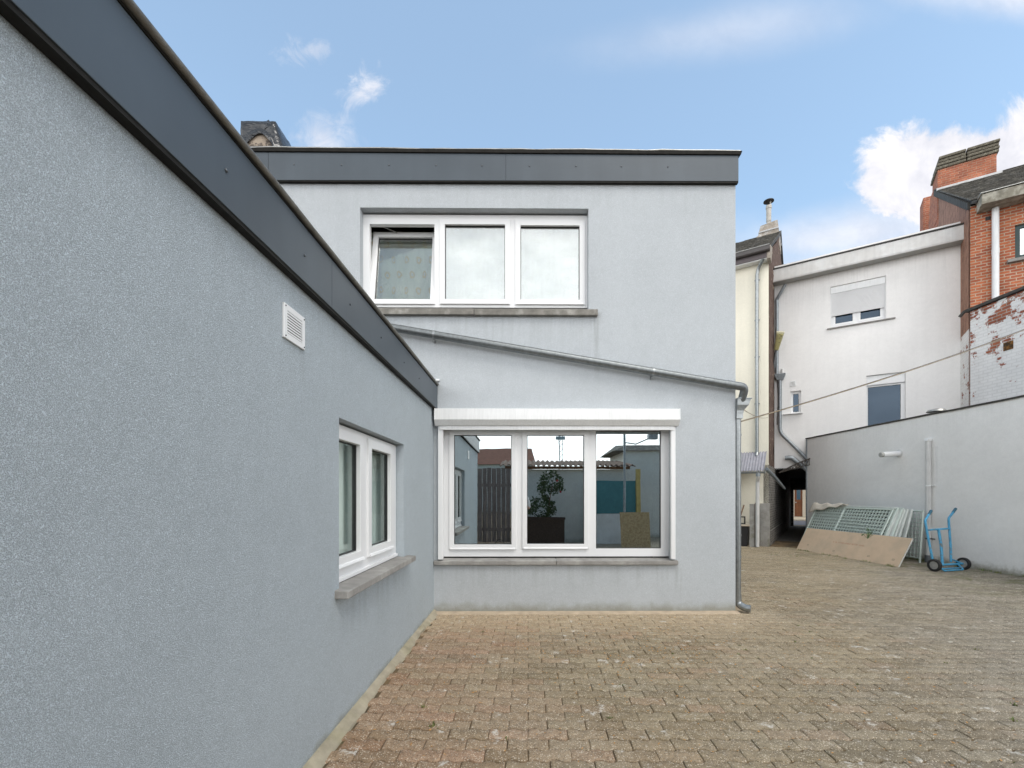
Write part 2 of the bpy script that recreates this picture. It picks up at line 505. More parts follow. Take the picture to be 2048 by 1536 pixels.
M_RIM = surf('dull_grey_rim', (.36, .36, .35), .5, .3, (20, .2))
M_FENCE = surf('pale_green_mesh', (.58, .66, .61), .5, 0, (9, .12))
M_FENCEBAR = surf('pale_metal_bar', (.66, .70, .67), .45, 0, (9, .08), streak=(14, .12))
M_BOARD = surf('tan_plasterboard', (.60, .455, .32), .85, 0, (4, .08), col2=(.54, .42, .30), mixn=(2.2, .45, .62))
M_BOARDEDGE = surf('board_edge', (.62, .62, .58), .9)
M_REDINK = surf('faded_red_ink', (.48, .24, .17), .9)
M_STAMP = surf('faded_grey_ink', (.34, .27, .2), .9)
M_CLOTH = surf('off_white_cloth', (.60, .55, .47), .9, 0, (14, .15), bump=(40, .4, .01))
M_LAMP = surf('yellowed_lamp_lens', (.48, .44, .20), .5, 0, (22, .25), col2=(.25, .23, .13), mixn=(12, .5, .7))
M_BLACKBOX = surf('black_plastic', (.02, .02, .022), .5)
M_PLYTOP = surf('pale_board_top', (.55, .48, .38), .8, 0, (9, .15))
M_WOODOLD = surf('old_grey_wood', (.28, .265, .24), .9, 0, (6, .2), streak=(24, .4), bump=(30, .4, .006))
M_WOODBR = surf('brown_wood', (.22, .115, .06), .7, 0, (6, .2), streak=(20, .3))
M_CABLE = surf('faded_cable', (.30, .24, .16), .7, 0, (9, .4))
M_CABLEDK = surf('dark_cable', (.07, .06, .05), .7)
M_CORR = surf('grey_corrugated_sheet', (.36, .36, .40), .7, 0, (7, .15), streak=(20, .2))
M_GUTTER = surf('dark_brown_gutter', (.07, .062, .06), .4, 0, (9, .15))
M_PLASTIC = None
M_ROOFFLAT = surf('bitumen_roof', (.06, .06, .06), .95, 0, (8, .2))

# ================================================================== THE SETTING: ground and paving
def ground_mat():
    m, t, b = newmat('joint_sand')
    co = t.new('ShaderNodeTexCoord').outputs['Object']
    c = t.mix(t.ss(t.noise(co, 3, 5, .6), .35, .65), (.085, .064, .038), (.20, .135, .068))
    k = t.lin(t.noise(co, 160, 3, .7), .3, .7, .6, 1.35)
    c = t.mix(1.0, c, t.comb(k, k, k), 'MULTIPLY')
    c = t.mix(t.ss(t.noise(co, 1.3, 5, .7), .58, .74), c, (.075, .095, .035))
    t.put(b.inputs['Base Color'], c); b.inputs['Roughness'].default_value = .95
    t.put(b.inputs['Normal'], t.bump(t.noise(co, 120, 3, .7), .6, .006))
    return m
gm = MB()
NG = 2
gm.face([(-150, -150, -.0115), (150, -150, -.0115), (150, 150, -.0115), (-150, 150, -.0115)])
struct(obj('ground', gm, ground_mat()))

def paving_mat():
    m, t, b = newmat('clay_concrete_pavers')
    co = t.new('ShaderNodeTexCoord').outputs['Object']
    at_ = t.new('ShaderNodeAttribute', attribute_name='paver')
    r, g, bl = (lambda o: (o[0], o[1], o[2]))(t.sep(at_.outputs['Vector']))
    x, y, z = t.sep(co)
    # r: random value, g: redness, bl: paleness (all of each single paver)
    grey = t.mix(t.ss(r, .0, 1.0), (.235, .190, .120), (.31, .256, .168))
    red = t.mix(t.ss(r, .0, 1.0), (.285, .182, .112), (.35, .23, .15))
    c = t.mix(g, grey, red)
    # broad worn and dusty areas of the yard
    big = t.noise(co, .55, 5, .62)
    c = t.mix(t.m('MULTIPLY', t.ss(big, .45, .68), .45), c, (.37, .31, .225))
    big2 = t.noise(t.vscale(co, (.8, 1.6, 1)), 1.0, 6, .65)
    c = t.mix(t.m('MULTIPLY', t.ss(big2, .50, .70), .30), c, (.17, .155, .125))
    # the pavers away from the house are greyer and more worn
    gr = t.m('ADD', t.m('MULTIPLY', x, .34), t.m('MULTIPLY', t.noise(co, .8, 5, .65), 1.6))
    gr = t.m('SUBTRACT', gr, t.m('MULTIPLY', y, .24))
    c = t.mix(t.m('MULTIPLY', t.ss(gr, .45, 1.5), .6), c, t.mix(t.ss(r, 0, 1), (.185, .172, .148), (.265, .248, .215)))
    # sandy splash strip along the foot of the house
    d = t.m('SUBTRACT', 5.80, y)
    dd = t.m('ADD', d, t.m('MULTIPLY', t.m('SUBTRACT', t.noise(co, 2.4, 5, .7), .5), .8))
    inx = t.ss(x, 3.4, 2.2)
    c = t.mix(t.m('MULTIPLY', t.m('MULTIPLY', t.ss(dd, 1.2, .15), inx), .75), c, (.46, .36, .24))
    # aggregate: small pale and dark grains
    cell = t.new('ShaderNodeTexVoronoi'); t.put(cell.inputs['Vector'], co); cell.inputs['Scale'].default_value = 120
    cr, cg, cb = t.sep(cell.outputs['Color'])
    pale = t.m('MULTIPLY', t.ss(cell.outputs['Distance'], .50, .30), t.ss(cr, .62, .68))
    c = t.mix(t.m('MULTIPLY', pale, .8), c, (.70, .63, .52))
    drk = t.m('MULTIPLY', t.ss(cell.outputs['Distance'], .5, .3), t.ss(cg, .66, .72))
    c = t.mix(t.m('MULTIPLY', drk, .7), c, (.075, .056, .038))
    k = t.lin(t.noise(co, 190, 3, .7), .28, .72, .52, 1.48)
    k2 = t.lin(t.noise(co, 15, 5, .7), .28, .72, .76, 1.22)
    k = t.m('MULTIPLY', k, k2)
    c = t.mix(1.0, c, t.comb(k, k, k), 'MULTIPLY')
    # lichen and lime blotches
    li = t.m('ADD', t.noise(co, 6.5, 6, .72), t.m('MULTIPLY', bl, .12))
    c = t.mix(t.m('MULTIPLY', t.ss(t.m('ADD', li, t.m('MULTIPLY', t.noise(co, 70, 3, .7), .18)), .76, .86), .8), c, (.64, .61, .55))
    # moss by the far wall foot
    mo = t.m('MULTIPLY', t.ss(t.noise(co, 2.2, 6, .7), .48, .62), t.ss(x, 5.8, 8.4))
    c = t.mix(t.m('MULTIPLY', mo, .55), c, (.12, .125, .05))
    t.put(b.inputs['Base Color'], c)
    b.inputs['Roughness'].default_value = .9
    b.inputs['Specular IOR Level'].default_value = .25
    hgt = t.m('ADD', t.noise(co, 170, 4, .7), t.m('MULTIPLY', t.noise(co, 22, 3, .6), .8))
    t.put(b.inputs['Normal'], t.bump(hgt, .7, .0035))
    return m
def make_paving():
    L, W, gap, bev, dz = .250, .1165, .004, .0075, .0055
    gy = .0085
    fr = [0, .06, .19, .31, .44, .56, .69, .81, .94, 1]
    def prof(xg):
        f = (xg / (L / 2)) % 1.0          # stepped long edge, two steps per paver
        a = .0105
        if f < .38: return a
        if f < .5: return a - 2 * a * (f - .38) / .12
        if f < .88: return -a
        return -a + 2 * a * (f - .88) / .12
    def ring(xa, y0, ins):
        bot, top = [], []
        for f in fr:
            x = xa + gap / 2 + ins + f * (L - gap - 2 * ins)
            bot.append((x, y0 + gy / 2 + ins + prof(x)))
            top.append((x, y0 + W - gy / 2 - ins + prof(x)))
        return bot + top[::-1]
    V, F, A = [], [], []
    rnd = random.Random(11)
    nrow0, nrow1 = int(-5.0 / W), int(16.6 / W)
    for j in range(nrow0, nrow1):
        y0 = j * W
        yc = y0 + W / 2
        drift = .02 * math.sin(j * .37) + .01 * math.sin(j * 1.7)
        xs = (j % 2) * L / 2
        i0, i1 = int(-1.6 / L) - 1, int(10.0 / L) + 2
        for i in range(i0, i1):
            xa = i * L + xs
            xm = xa + L / 2
            if xm < -1.20 or xm > 9.25: continue
            if yc > 5.86 and xm < 2.62: continue
            if yc > 13.0 + (7.9 - xm) * .64: continue
            red = max(0, min(1, 1.15 - (xm + 1.2) / 1.9 + noise.noise((xm * .9, yc * .9, 3)) * .6)) * .8
            if rnd.random() < .10 + .25 * red: red = min(1, red + .35)
            red = max(red * (.55 + .75 * rnd.random()), .12 * rnd.random())
            if xm > 4: red *= .5
            rv = rnd.random(); pal = rnd.random()
            h = noise.noise((xm * .6, yc * .6, 0)) * .003 + rnd.uniform(-.002, .002)
            tx, ty = rnd.gauss(0, .006), rnd.gauss(0, .012)
            dxo, dyo = rnd.gauss(0, .0012), rnd.gauss(0, .0012)
            base = len(V)
            for ins, zz in ((bev, 0.0), (bev * .35, -dz * .35), (0.0, -dz * 1.2), (0.0, -.03)):
                for (px_, py_) in ring(xa, y0, ins):
                    ex = .0022 * noise.noise((px_ * 60, py_ * 60, 1)); ey = .0022 * noise.noise((px_ * 60, py_ * 60, 7))
                    V.append((px_ + dxo + ex, py_ + dyo + ey, zz + h + (px_ - xm) * tx + (py_ - yc) * ty))
            n = 2 * len(fr)
            m_ = len(fr)
            for k in range(m_ - 1):
                F.append((base + k, base + k + 1, base + n - 2 - k, base + n - 1 - k))
            for lv in range(3):
                a0 = base + lv * n; b0 = a0 + n
                for k in range(n):
                    k2 = (k + 1) % n
                    F.append((b0 + k, b0 + k2, a0 + k2, a0 + k))
            A += [(rv, red, pal)] * (n * 4)
    me = bpy.data.meshes.new('paving')
    me.from_pydata(V, [], F)
    at_ = me.attributes.new('paver', 'FLOAT_VECTOR', 'POINT')
    at_.data.foreach_set('vector', [c for a in A for c in a])
    me.materials.append(paving_mat())
    me.polygons.foreach_set('use_smooth', [True] * len(me.polygons))
    me.set_sharp_from_angle(angle=R(50))
    o = bpy.data.objects.new('paving', me); C.objects.link(o)
    return struct(o)
make_paving()

def lumpy_strip(name, path, prof, mat, amp=.008, step=.06, seed=0):
    """an uneven strip: profile [(across, height)] swept along a straight path"""
    p0, p1 = Vector(path[0]), Vector(path[1])
    d = (p1 - p0); L = d.length; d.normalize(); nrm = Vector((-d.y, d.x, 0))
    n = max(2, int(L / step))
    mb = MB(); vs = []; fs = []
    for i in range(n + 1):
        s = L * i / n
        for k, (a, h) in enumerate(prof(s)):
            q = p0 + d * s
            e = 0 if k == 0 else amp
            nn = noise.noise((q.x * 7 + seed, q.y * 7, k * 1.7)) + .5 * noise.noise((q.x * 21 + seed, q.y * 21, k * 1.7))
            vs.append((q.x + nrm.x * (a + nn * e), q.y + nrm.y * (a + nn * e), h + nn * e * .7 if h > 0 else h))
    m = len(prof(0))
    for i in range(n):
        for k in range(m - 1):
            fs.append((i * m + k, i * m + k + 1, (i + 1) * m + k + 1, (i + 1) * m + k))
    mb.add(vs, fs)
    return obj(name, mb, mat, smooth=50)
M_KERB = surf('mortar_kerb', (.36, .32, .24), .95, 0, (9, .22), bump=(55, .6, .006), col2=(.29, .262, .175), mixn=(2.6, .45, .68))
def kprof(s):
    wd = .055 + .10 * max(0, 1 - s / 2.6) ** .8 + .012 * math.sin(s * 5)
    return [(0, .045), (-.012, .042), (-.03, .030), (-.045, .014), (-wd, .006), (-wd - .012, -.03)]
struct(lumpy_strip('kerb', ((-1.212, .2, 0), (-1.212, 5.83, 0)), kprof, M_KERB, .009))
struct(lumpy_strip('foot_kerb', ((-1.2, 5.832, 0), (2.70, 5.86, 0)), lambda s: [(0, .020), (-.03, .018), (-.085, .012), (-.12, -.02)],
                   surf('sandy_mortar', (.46, .37, .27), .95, 0, (9, .22), bump=(55, .6, .006)), .008, seed=9))

# ================================================================== helper: windows
def window(M, parent, outer, panes, off, sashes, M_FR, M_GL, fdepth=.07, name='window', sillspec=None, sillmat=None):
    """outer=(u0,u1,z0,z1); panes list of (u0,u1,z0,z1); sashes list of None or dict(w=stile, tilt=angle)"""
    hs = []
    for p, s in zip(panes, sashes):
        e = .0 if s is None else s['w'] - .012
        hs.append((p[0] - e, p[1] + e, p[2] - e, p[3] + e))
    fr = MB().plate(*outer, hs, off, off + fdepth)
    win = obj(name, fr, M_FR, parent, M, bevel=.003)
    for p, s in zip(panes, sashes):
        T = Matrix.Identity(4)
        y = off + .028
        if s is not None:
            wd = s['w']
            if s.get('tilt'):
                piv = Matrix.Translation((0, off + .02, p[2] - wd))
                T = piv @ Matrix.Rotation(-s['tilt'], 4, 'X') @ piv.inverted()
            b = MB().plate(p[0] - wd, p[1] + wd, p[2] - wd, p[3] + wd, [p], off - .016, off + .055)
            b.plate(p[0], p[1], p[2], p[3], [(p[0] + .007, p[1] - .007, p[2] + .007, p[3] - .007)], off + .016, off + .05, 1)
            obj('sash', b, [M_FR, M_GASKET], win, M @ T, bevel=.004)
        else:
            b = MB().plate(p[0], p[1], p[2], p[3], [(p[0] + .008, p[1] - .008, p[2] + .008, p[3] - .008)], off + .014, off + .05)
            obj('gasket', b, M_GASKET, win, M)
        g = MB().box(p[0] + .004, p[1] - .004, y, y + .006, p[2] + .004, p[3] - .004)
        obj('pane', g, M_GL, win, M @ T)
    if sillspec:
        for sp in sillspec:
            obj('sill', MB().hexa(*sp), sillmat, win, M, bevel=.006)
    return win
def sill_shape(u0, u1, z0, z1, yo, yi, fall=.012):
    return ([(u0, yo, z0), (u1, yo, z0), (u1, yi, z0), (u0, yi, z0)], [(u0, yo, z1 - fall), (u1, yo, z1 - fall), (u1, yi, z1), (u0, yi, z1)])

# ================================================================== GREY HOUSE (facing the camera)
B = frame((0, 5.83), (1, 5.838))
house = thing('grey_house', 'two-storey flat-roofed grey rendered house facing the yard, dark fascia on top', 'house', (0, 5.83, 0))
def bu(px, py, off=0): return at(B, px, py, off)
xr = bu(1471, 900)[0]
XL = -6.5
ztop = bu(1000, 330)[1]
zf_b_l, zf_b_r = bu(620, 360, -.05)[1], bu(1476, 362, -.05)[1]
zf_t_l, zf_t_r = bu(620, 303, -.05)[1], bu(1476, 309, -.05)[1]
# openings
uh = (bu(720, 500)[0], bu(1177, 500)[0], bu(950, 622)[1], bu(950, 416)[1])
lh = (bu(884, 950)[0], bu(1343, 950)[0], bu(1100, 1120)[1], bu(1100, 835)[1])
wall = MB().plate(XL, xr, -.05, zf_t_l + .05, [uh, lh], 0, .14, back=False)
ZR = zf_t_l + .0
wall.face([(xr, 0, -.05), (xr, 8, -.05), (xr, 8, ZR + .05), (xr, 0, ZR + .05)])
wall.face([(XL, 0, -.05), (XL, 0, ZR + .05), (XL, 8, ZR + .05), (XL, 8, -.05)])
wall.face([(XL, 8, -.05), (XL, 8, ZR + .05), (xr, 8, ZR + .05), (xr, 8, -.05)])
obj('wall', wall, M_STUCCO, house, B)
obj('flat_roof', MB().box(XL, xr + .02, .02, 8, ZR - .02, ZR + .03), M_ROOFFLAT, house, B)
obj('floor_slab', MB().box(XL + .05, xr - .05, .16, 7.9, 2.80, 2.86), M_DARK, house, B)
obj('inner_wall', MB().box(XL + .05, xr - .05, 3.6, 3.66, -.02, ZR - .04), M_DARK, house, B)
# fascia: two sheets that meet in a fine joint
jl, jm = bu(541, 330)[0], bu(1012, 330)[0]
xe = bu(1477, 330, -.05)[0]
def zline(x, zl, zr, xl=bu(620, 330)[0], xr_=xe): return zl + (zr - zl) * (x - xl) / (xr_ - xl)
def fascia_sheet(x0, x1, first):
    b = MB().hexa([(x0, -.05, zline(x0, zf_b_l, zf_b_r)), (x1, -.05, zline(x1, zf_b_l, zf_b_r)), (x1, -.005, zline(x1, zf_b_l, zf_b_r)), (x0, -.005, zline(x0, zf_b_l, zf_b_r))],
                  [(x0, -.05, zline(x0, zf_t_l, zf_t_r)), (x1, -.05, zline(x1, zf_t_l, zf_t_r)), (x1, -.005, zline(x1, zf_t_l, zf_t_r)), (x0, -.005, zline(x0, zf_t_l, zf_t_r))])
    return obj('fascia', b, M_FASCIA, house, B)
fs = [fascia_sheet(XL, jl - .002, 1), fascia_sheet(jl + .002, jm - .0015, 0), fascia_sheet(jm + .0015, xe, 0)]
for px in (588, 683, 778, 872, 964, 1059, 1152, 1243, 1336):
    q = bu(px, 329 + (px - 588) * .006, -.05)
    par = fs[1] if px < 1012 else fs[2]
    obj('screw', MB().sphere((q[0], -.052, q[1]), .010, 8, 5, sq=(1, .6, 1)), M_SCREW, par, B, smooth=60)
# dark strip painted as the shadow under the fascia, roof edge trim on top
obj('fascia_shade_strip', MB().hexa([(XL, -.045, zf_b_l - .022), (xe, -.045, zf_b_r - .022), (xe, -.002, zf_b_r - .022), (XL, -.002, zf_b_l - .022)],
                           [(XL, -.045, zf_b_l + .001), (xe, -.045, zf_b_r + .001), (xe, -.002, zf_b_r + .001), (XL, -.002, zf_b_l + .001)]), M_TRIM, house, B)
te = MB()
pts = []
n = 46
rnd = random.Random(3)
zt = lambda x: zline(x, zf_t_l, zf_t_r)
for i in range(n + 1):
    x = XL + (xe + .02 - XL) * i / n
    pts.append((x, -.066 + rnd.gauss(0, .002), zt(x) + .036 + rnd.gauss(0, .0022)))
te.tube(pts, .010, 8)
obj('roof_edge', te, M_ALU, house, B, smooth=50)
td = MB().hexa([(XL, -.068, zt(XL) - .012), (xe + .025, -.068, zt(xe) - .012), (xe + .025, .2, zt(xe) - .012), (XL, .2, zt(XL) - .012)],
               [(XL, -.075, zt(XL) + .032), (xe + .04, -.075, zt(xe) + .032), (xe + .04, .2, zt(xe) + .032), (XL, .2, zt(XL) + .032)])
obj('roof_trim_shade', td, M_TRIM, house, B, bevel=.004)  # dark colour stands for the shadow line below the bright edge
for px0, px1, hh in ((870, 905, .014), (960, 1040, .016), (1180, 1280, .014), (1010, 1030, .012)):
    a, b_ = bu(px0, 300)[0], bu(px1, 300)[0]
    fl = MB().hexa([(a, -.06, zt(a) + .04), (b_, -.06, zt(b_) + .04), (b_, .15, zt(b_) + .04), (a, .15, zt(a) + .04)],
            [(a + .03, -.05, zt(a) + .04 + hh), (b_ - .03, -.05, zt(b_) + .045 + hh), (b_ - .03, .15, zt(b_) + .05), (a + .03, .15, zt(a) + .05)])
    obj('roof_membrane', fl, M_TRIM, house, B)

# upper window
off = .115
def bo(px, py): return bu(px, py, off)
def rect(f, x0, x1, yb, yt):
    a, c = f(x0, (yb + yt) / 2)[0], f(x1, (yb + yt) / 2)[0]
    mid = (x0 + x1) / 2
    return (a, c, f(mid, yb)[1], f(mid, yt)[1])
po = rect(bo, 726, 1177, 615, 430)
panes = [rect(bo, 748, 860, 599, 457), rect(bo, 890, 1010, 599, 450), rect(bo, 1041, 1159, 600, 452)]
a0 = bu(757 - 60, 625)[0]; a1 = bu(1196, 625, -.06)[0]; am = bu(948, 625, -.06)[0]
zs0, zs1 = bu(1000, 629, -.06)[1], bu(1000, 615, -.06)[1]
win_up = window(B, house, po, panes, off, [dict(w=.070, tilt=R(10.5)), dict(w=.070), dict(w=.070)], M_PVC, M_GLASS_UP,
                sillspec=[sill_shape(a0, am - .002, zs0, zs1, -.06, .12), sill_shape(am + .002, a1, zs0 - .003, zs1 - .002, -.058, .12)], sillmat=M_STONE_DARK)
win_up['label'] = 'upper white window of three lights, left sash tilted inward'
obj('stay_arm', MB().tube([(panes[0][0] + .0, off + .05, po[3] - .09), (panes[0][0] + .26, off + .15, po[3] - .15)], .006, 8), M_ALU, win_up, B)
# white drip beads at the foot of the sashes
for p in panes:
    obj('drip_bead', MB().prismx([(off - .030, p[2] - .066), (off - .016, p[2] - .066), (off - .016, p[2] - .045), (off - .024, p[2] - .05)], p[0] - .05, p[1] + .05), M_PVC, win_up, B)

# lower window, roller shutter
off = .105
lo = rect(bo, 886, 1343, 1113, 852)
lpan = [rect(bo, 908, 1023, 1089, 870), rect(bo, 1054, 1168, 1088, 870), rect(bo, 1192, 1322, 1097, 862)]
s0, s1, sm_ = bu(867, 1125, -.05)[0], bu(1357, 1125, -.05)[0], bu(1113, 1125, -.05)[0]
z0, z1 = bu(1100, 1130, -.05)[1], bu(1100, 1119, -.05)[1]
win_lo = window(B, house, lo, lpan, off, [dict(w=.062), dict(w=.062), None], M_PVC, M_GLASS,
                sillspec=[sill_shape(s0, sm_ - .003, z0, z1, -.05, .12, .02), sill_shape(sm_ + .003, s1, z0, z1, -.05, .12, .02)], sillmat=M_STONE)
win_lo['label'] = 'wide lower white window of three panes reflecting the yard'
for p in lpan[:2]:
    obj('drip_bead', MB().prismx([(off - .030, p[2] - .060), (off - .016, p[2] - .060), (off - .016, p[2] - .04), (off - .024, p[2] - .045)], p[0] - .045, p[1] + .045), M_PVC, win_lo, B)
yb = -.145
b0, b1 = bu(869, 830, yb)[0], bu(1360, 830, yb)[0]
zt_, zm_, zb_ = bu(1100, 817, yb)[1], bu(1100, 839, yb)[1], bu(1100, 851, yb + .05)[1]
sh = MB().prismx([(yb, zm_), (yb + .005, zt_), (-.002, zt_ + .004), (-.002, zb_), (yb + .06, zb_)], b0, b1)
sbox = obj('shutter_box', sh, M_PVC2, house, B, bevel=.004)
for s_, x in ((-1, b0), (1, b1)):
    obj('end_cap', MB().prismx([(yb - .003, zm_), (yb + .002, zt_ + .003), (-.0015, zt_ + .006), (-.0015, zb_ - .003), (yb + .06, zb_ - .003)], x - .006, x + .006), M_PVC, sbox, B, bevel=.002)
obj('shutter_slat', MB().box(b0 + .05, b1 - .05, yb + .075, yb + .09, bu(1100, 860, -.05)[1], zb_ - .004), M_PVC2, sbox, B)
for xa, xb in ((876, 886), (1342, 1351)):
    g0, g1 = bu(xa, 1000, -.05)[0], bu(xb, 1000, -.05)[0]
    obj('guide_rail', MB().box(g0, g1, -.055, -.002, z1 + .002, zb_ - .002), M_PVC, house, B, bevel=.004)
    # white lining from the rail back to the frame
# galvanised pipe across the wall, elbow, hopper and downpipe
py_ = -.085
def bp(px, py): q = bu(px, py, py_); return Vector((q[0], py_, q[1]))
P0, P1 = bp(700, 641), bp(1462, 770)
zmid = P1.z
pipe = MB().tube([P0, P0 + (P1 - P0) * .36, P0 + (P1 - P0) * .66, P1], .049, 16)
drain = obj('drainpipe', pipe, M_PIPE, house, B, smooth=40)
drain['label'] = 'galvanised pipe sloping across the wall to the corner'
hx, hy = xr + .055, .03
elbow = smoothpath([P1 - (P1 - P0).normalized() * .002, Vector((xr + .085, py_, P1.z - .025)), Vector((xr + .075, -.02, P1.z - .16)), Vector((xr + .07, .0, P1.z - .20))], 8, .09)
obj('elbow', MB().tube(elbow, .050, 16), M_PIPE, drain, B, smooth=40)
obj('collar', MB().tube([P1 - (P1 - P0).normalized() * .05, P1 + (P1 - P0).normalized() * .012], .053, 16), M_PIPE, drain, B, smooth=40)
d_ = (P1 - P0).normalized()
for px in (868, 1306):
    t_ = (bu(px, 700, py_)[0] - P0.x) / (P1.x - P0.x)
    c_ = P0 + (P1 - P0) * t_
    br = MB().tube([c_ - d_ * .013, c_ + d_ * .013], .053, 16)
    br.box(c_.x - .007, c_.x + .007, -.03, -.002, c_.z + .03, c_.z + .08)
    br.box(c_.x - .012, c_.x + .002, -.06, -.002, c_.z - .08, c_.z - .03)
    br.sphere((c_.x - .006, -.062, c_.z - .074), .011, 8, 5)
    obj('pipe_bracket', br, M_GALV, drain, B, smooth=40)
hz1 = bu(1485, 800, .02)[1]; hz0 = bu(1485, 838, .02)[1]
hop = MB()
prof = [(.0, .175, .06), (-.03, .165, .058), (-.075, .150, .056), (-.11, .118, .05), (-.145, .094, .045), (-.19, .086, .043), (hz0 - hz1, .084, .043)]
vs, fsx = [], []
for dzz, wd, dp in prof:
    vs += [(xr + .003, -.02 + .055 - dp * 1.5, hz1 + dzz), (xr + wd, .055 - .02 - dp * 1.5, hz1 + dzz), (xr + wd, .035 + dp * 1.5, hz1 + dzz), (xr + .003, .035 + dp * 1.5, hz1 + dzz)]
for i in range(len(prof) - 1):
    for k in range(4):
        k2 = (k + 1) % 4
        fsx.append((i * 4 + k, i * 4 + k2, (i + 1) * 4 + k2, (i + 1) * 4 + k))
fsx.append((3, 2, 1, 0)); fsx.append(tuple(range(len(vs) - 4, len(vs))))
hop.add(vs, fsx)
hopper = obj('hopper_head', hop, M_GALV, house, B)
obj('hopper_rim', MB().box(xr + .002, xr + .185, -.065, .135, hz1, hz1 + .014), M_ZINC, hopper, B, bevel=.003)
dpx = xr + .045
shoe = smoothpath([(dpx, .035, hz0 + .01), (dpx, .035, .16), (dpx, .01, .09), (dpx + .09, -.06, .062), (dpx + .13, -.085, .058)], 8, .07)
obj('downpipe', MB().tube([(dpx, .035, hz0 + .01), (dpx, .035, 1.0), (dpx, .035, .20)], .041, 16), M_GALV, house, B, smooth=40)
obj('pipe_shoe', MB().tube(smoothpath([(dpx, .035, .22), (dpx, .035, .10), (dpx + .06, -.04, .062), (dpx + .115, -.075, .060)], 8, .07), .046, 16), M_GALV, house, B, smooth=40)
for zz in (hz0 - .22, hz0 - .52, .98, .70):
    k = MB().tube([(dpx, .035, zz), (dpx, .035, zz + .025)], .0455, 16)
    k.box(xr + .001, dpx, .02, .05, zz, zz + .022)
    obj('pipe_clip', k, M_GALV, house, B, smooth=40)
# small bits at the junction with the side wing
q = bu(873, 760, -.03)
obj('bracket_scrap', MB().box(q[0] - .01, q[0] + .035, -.04, -.002, q[1] - .012, q[1] + .012), M_PVC2, house, B, bevel=.003)

# curtains inside the upper window
def curtain_mat():
    m, t, b = newmat('patterned_curtain')
    co = t.new('ShaderNodeTexCoord').outputs['Object']
    x, y, z = t.sep(co)
    nzx = t.noise(co, 9, 3, .6, 0, 1)
    n0, n1, n2 = t.sep(nzx)
    row = t.m('FLOOR', t.m('DIVIDE', z, .21))
    sh_ = t.m('MULTIPLY', t.m('MODULO', row, 2.0), .085)
    fx = t.m('SUBTRACT', t.m('FRACT', t.m('DIVIDE', t.m('ADD', t.m('ADD', x, sh_), t.m('MULTIPLY', n0, .09)), .17)), .5)
    fz = t.m('SUBTRACT', t.m('FRACT', t.m('DIVIDE', z, .21)), .5)
    r = t.m('SQRT', t.m('ADD', t.m('MULTIPLY', t.m('MULTIPLY', fx, fx), 1.8), t.m('MULTIPLY', fz, fz)))
    yel = t.m('MULTIPLY', t.ss(r, .28, .22), t.ss(r, .08, .14))
    rings = t.m('SINE', t.m('MULTIPLY', r, 70.0))
    stem = t.m('MULTIPLY', t.ss(t.m('ABSOLUTE', t.m('SUBTRACT', t.m('ABSOLUTE', fx), t.m('MULTIPLY', t.m('ADD', fz, .5), .4))), .06, .02), 1.0)
    c = t.mix(t.m('MULTIPLY', t.ss(rings, .2, .8), .75), (.86, .87, .76), (.22, .33, .17))
    c = t.mix(t.m('MULTIPLY', stem, .22), c, (.12, .20, .11))
    c = t.mix(t.m('MULTIPLY', yel, 1.0), c, (.62, .42, .06))
    c = t.mix(t.ss(r, .07, .04), c, (.15, .2, .12))
    t.put(b.inputs['Base Color'], c); b.inputs['Roughness'].default_value = .95
    b.inputs['Subsurface Weight'].default_value = 0
    return m
M_CURT = curtain_mat()
M_NET = surf('pale_net_curtain', (.62, .62, .59), .95, 0, (6, .06), col2=(.56, .57, .50), mixn=(7, .45, .6), streak=(18, .12))
def curtain(x0, x1, z0, z1, y, mat, amp, per, seed):
    mb = MB(); n = int((x1 - x0) / .02); vs, fs_ = [], []
    rn_ = random.Random(seed)
    ph = [rn_.uniform(0, 6) for _ in range(3)]
    zsn = [z1 + (z0 - z1) * k / 6 for k in range(7)]
    for i in range(n + 1):
        x = x0 + (x1 - x0) * i / n
        for k, z in enumerate(zsn):
            f = .5 + .5 * k / 6
            yy = y + amp * f * (math.sin(x * 2 * PI / per + ph[0]) + .5 * math.sin(x * 2 * PI / per * 1.7 + ph[1] + z))
            vs.append((x, yy, z))
    for i in range(n):
        for k in range(6):
            fs_.append((i * 7 + k, (i + 1) * 7 + k, (i + 1) * 7 + k + 1, i * 7 + k + 1))
    mb.add(vs, fs_)
    return obj('curtain', mb, mat, None, B, smooth=60)
c1 = curtain(po[0] + .02, panes[0][1] + .06, po[2] - .1, po[3] - .10, .36, M_CURT, .022, .19, 1)
tag(c1, 'curtain printed with yellow flowers behind the tilted upper window sash', 'curtain')
c2 = curtain(panes[0][1] + .07, panes[2][1] + .04, po[2] - .1, po[3] - .06, .30, M_NET, .02, .22, 5)
tag(c2, 'pale curtain behind the middle and right panes of the upper window', 'curtain')

# chimney on the roof, wrapped in black sheeting
cy = 1.9
def rp(px, py, yo): q = at(B, px, py, yo); return q
k0, k1 = rp(486, 270, cy)[0], rp(549, 270, cy)[0]
kz = rp(515, 246, cy)[1]
chim = obj('chimney', MB().box(k0, k1, cy, cy + .75, ZR - .02, kz - .05), surf('patchy_chimney', (.40, .33, .26), .9, 0, (10, .2), col2=(.12, .10, .085), mixn=(5, .49, .53), bump=(30, .6, .01)), house, B, bevel=.01)
def sheet():
    m, t, b = newmat('black_plastic_sheet')
    co = t.new('ShaderNodeTexCoord').outputs['Object']
    b.inputs['Base Color'].default_value = (.028, .032, .038, 1)
    b.inputs['Roughness'].default_value = .16
    wv = t.noise(t.vscale(co, (1.2, 1.2, 4.5)), 1.5, 3, .5, 1.2)
    t.put(b.inputs['Normal'], t.bump(wv, .7, .05))
    return m
sm = MB()
ring = []
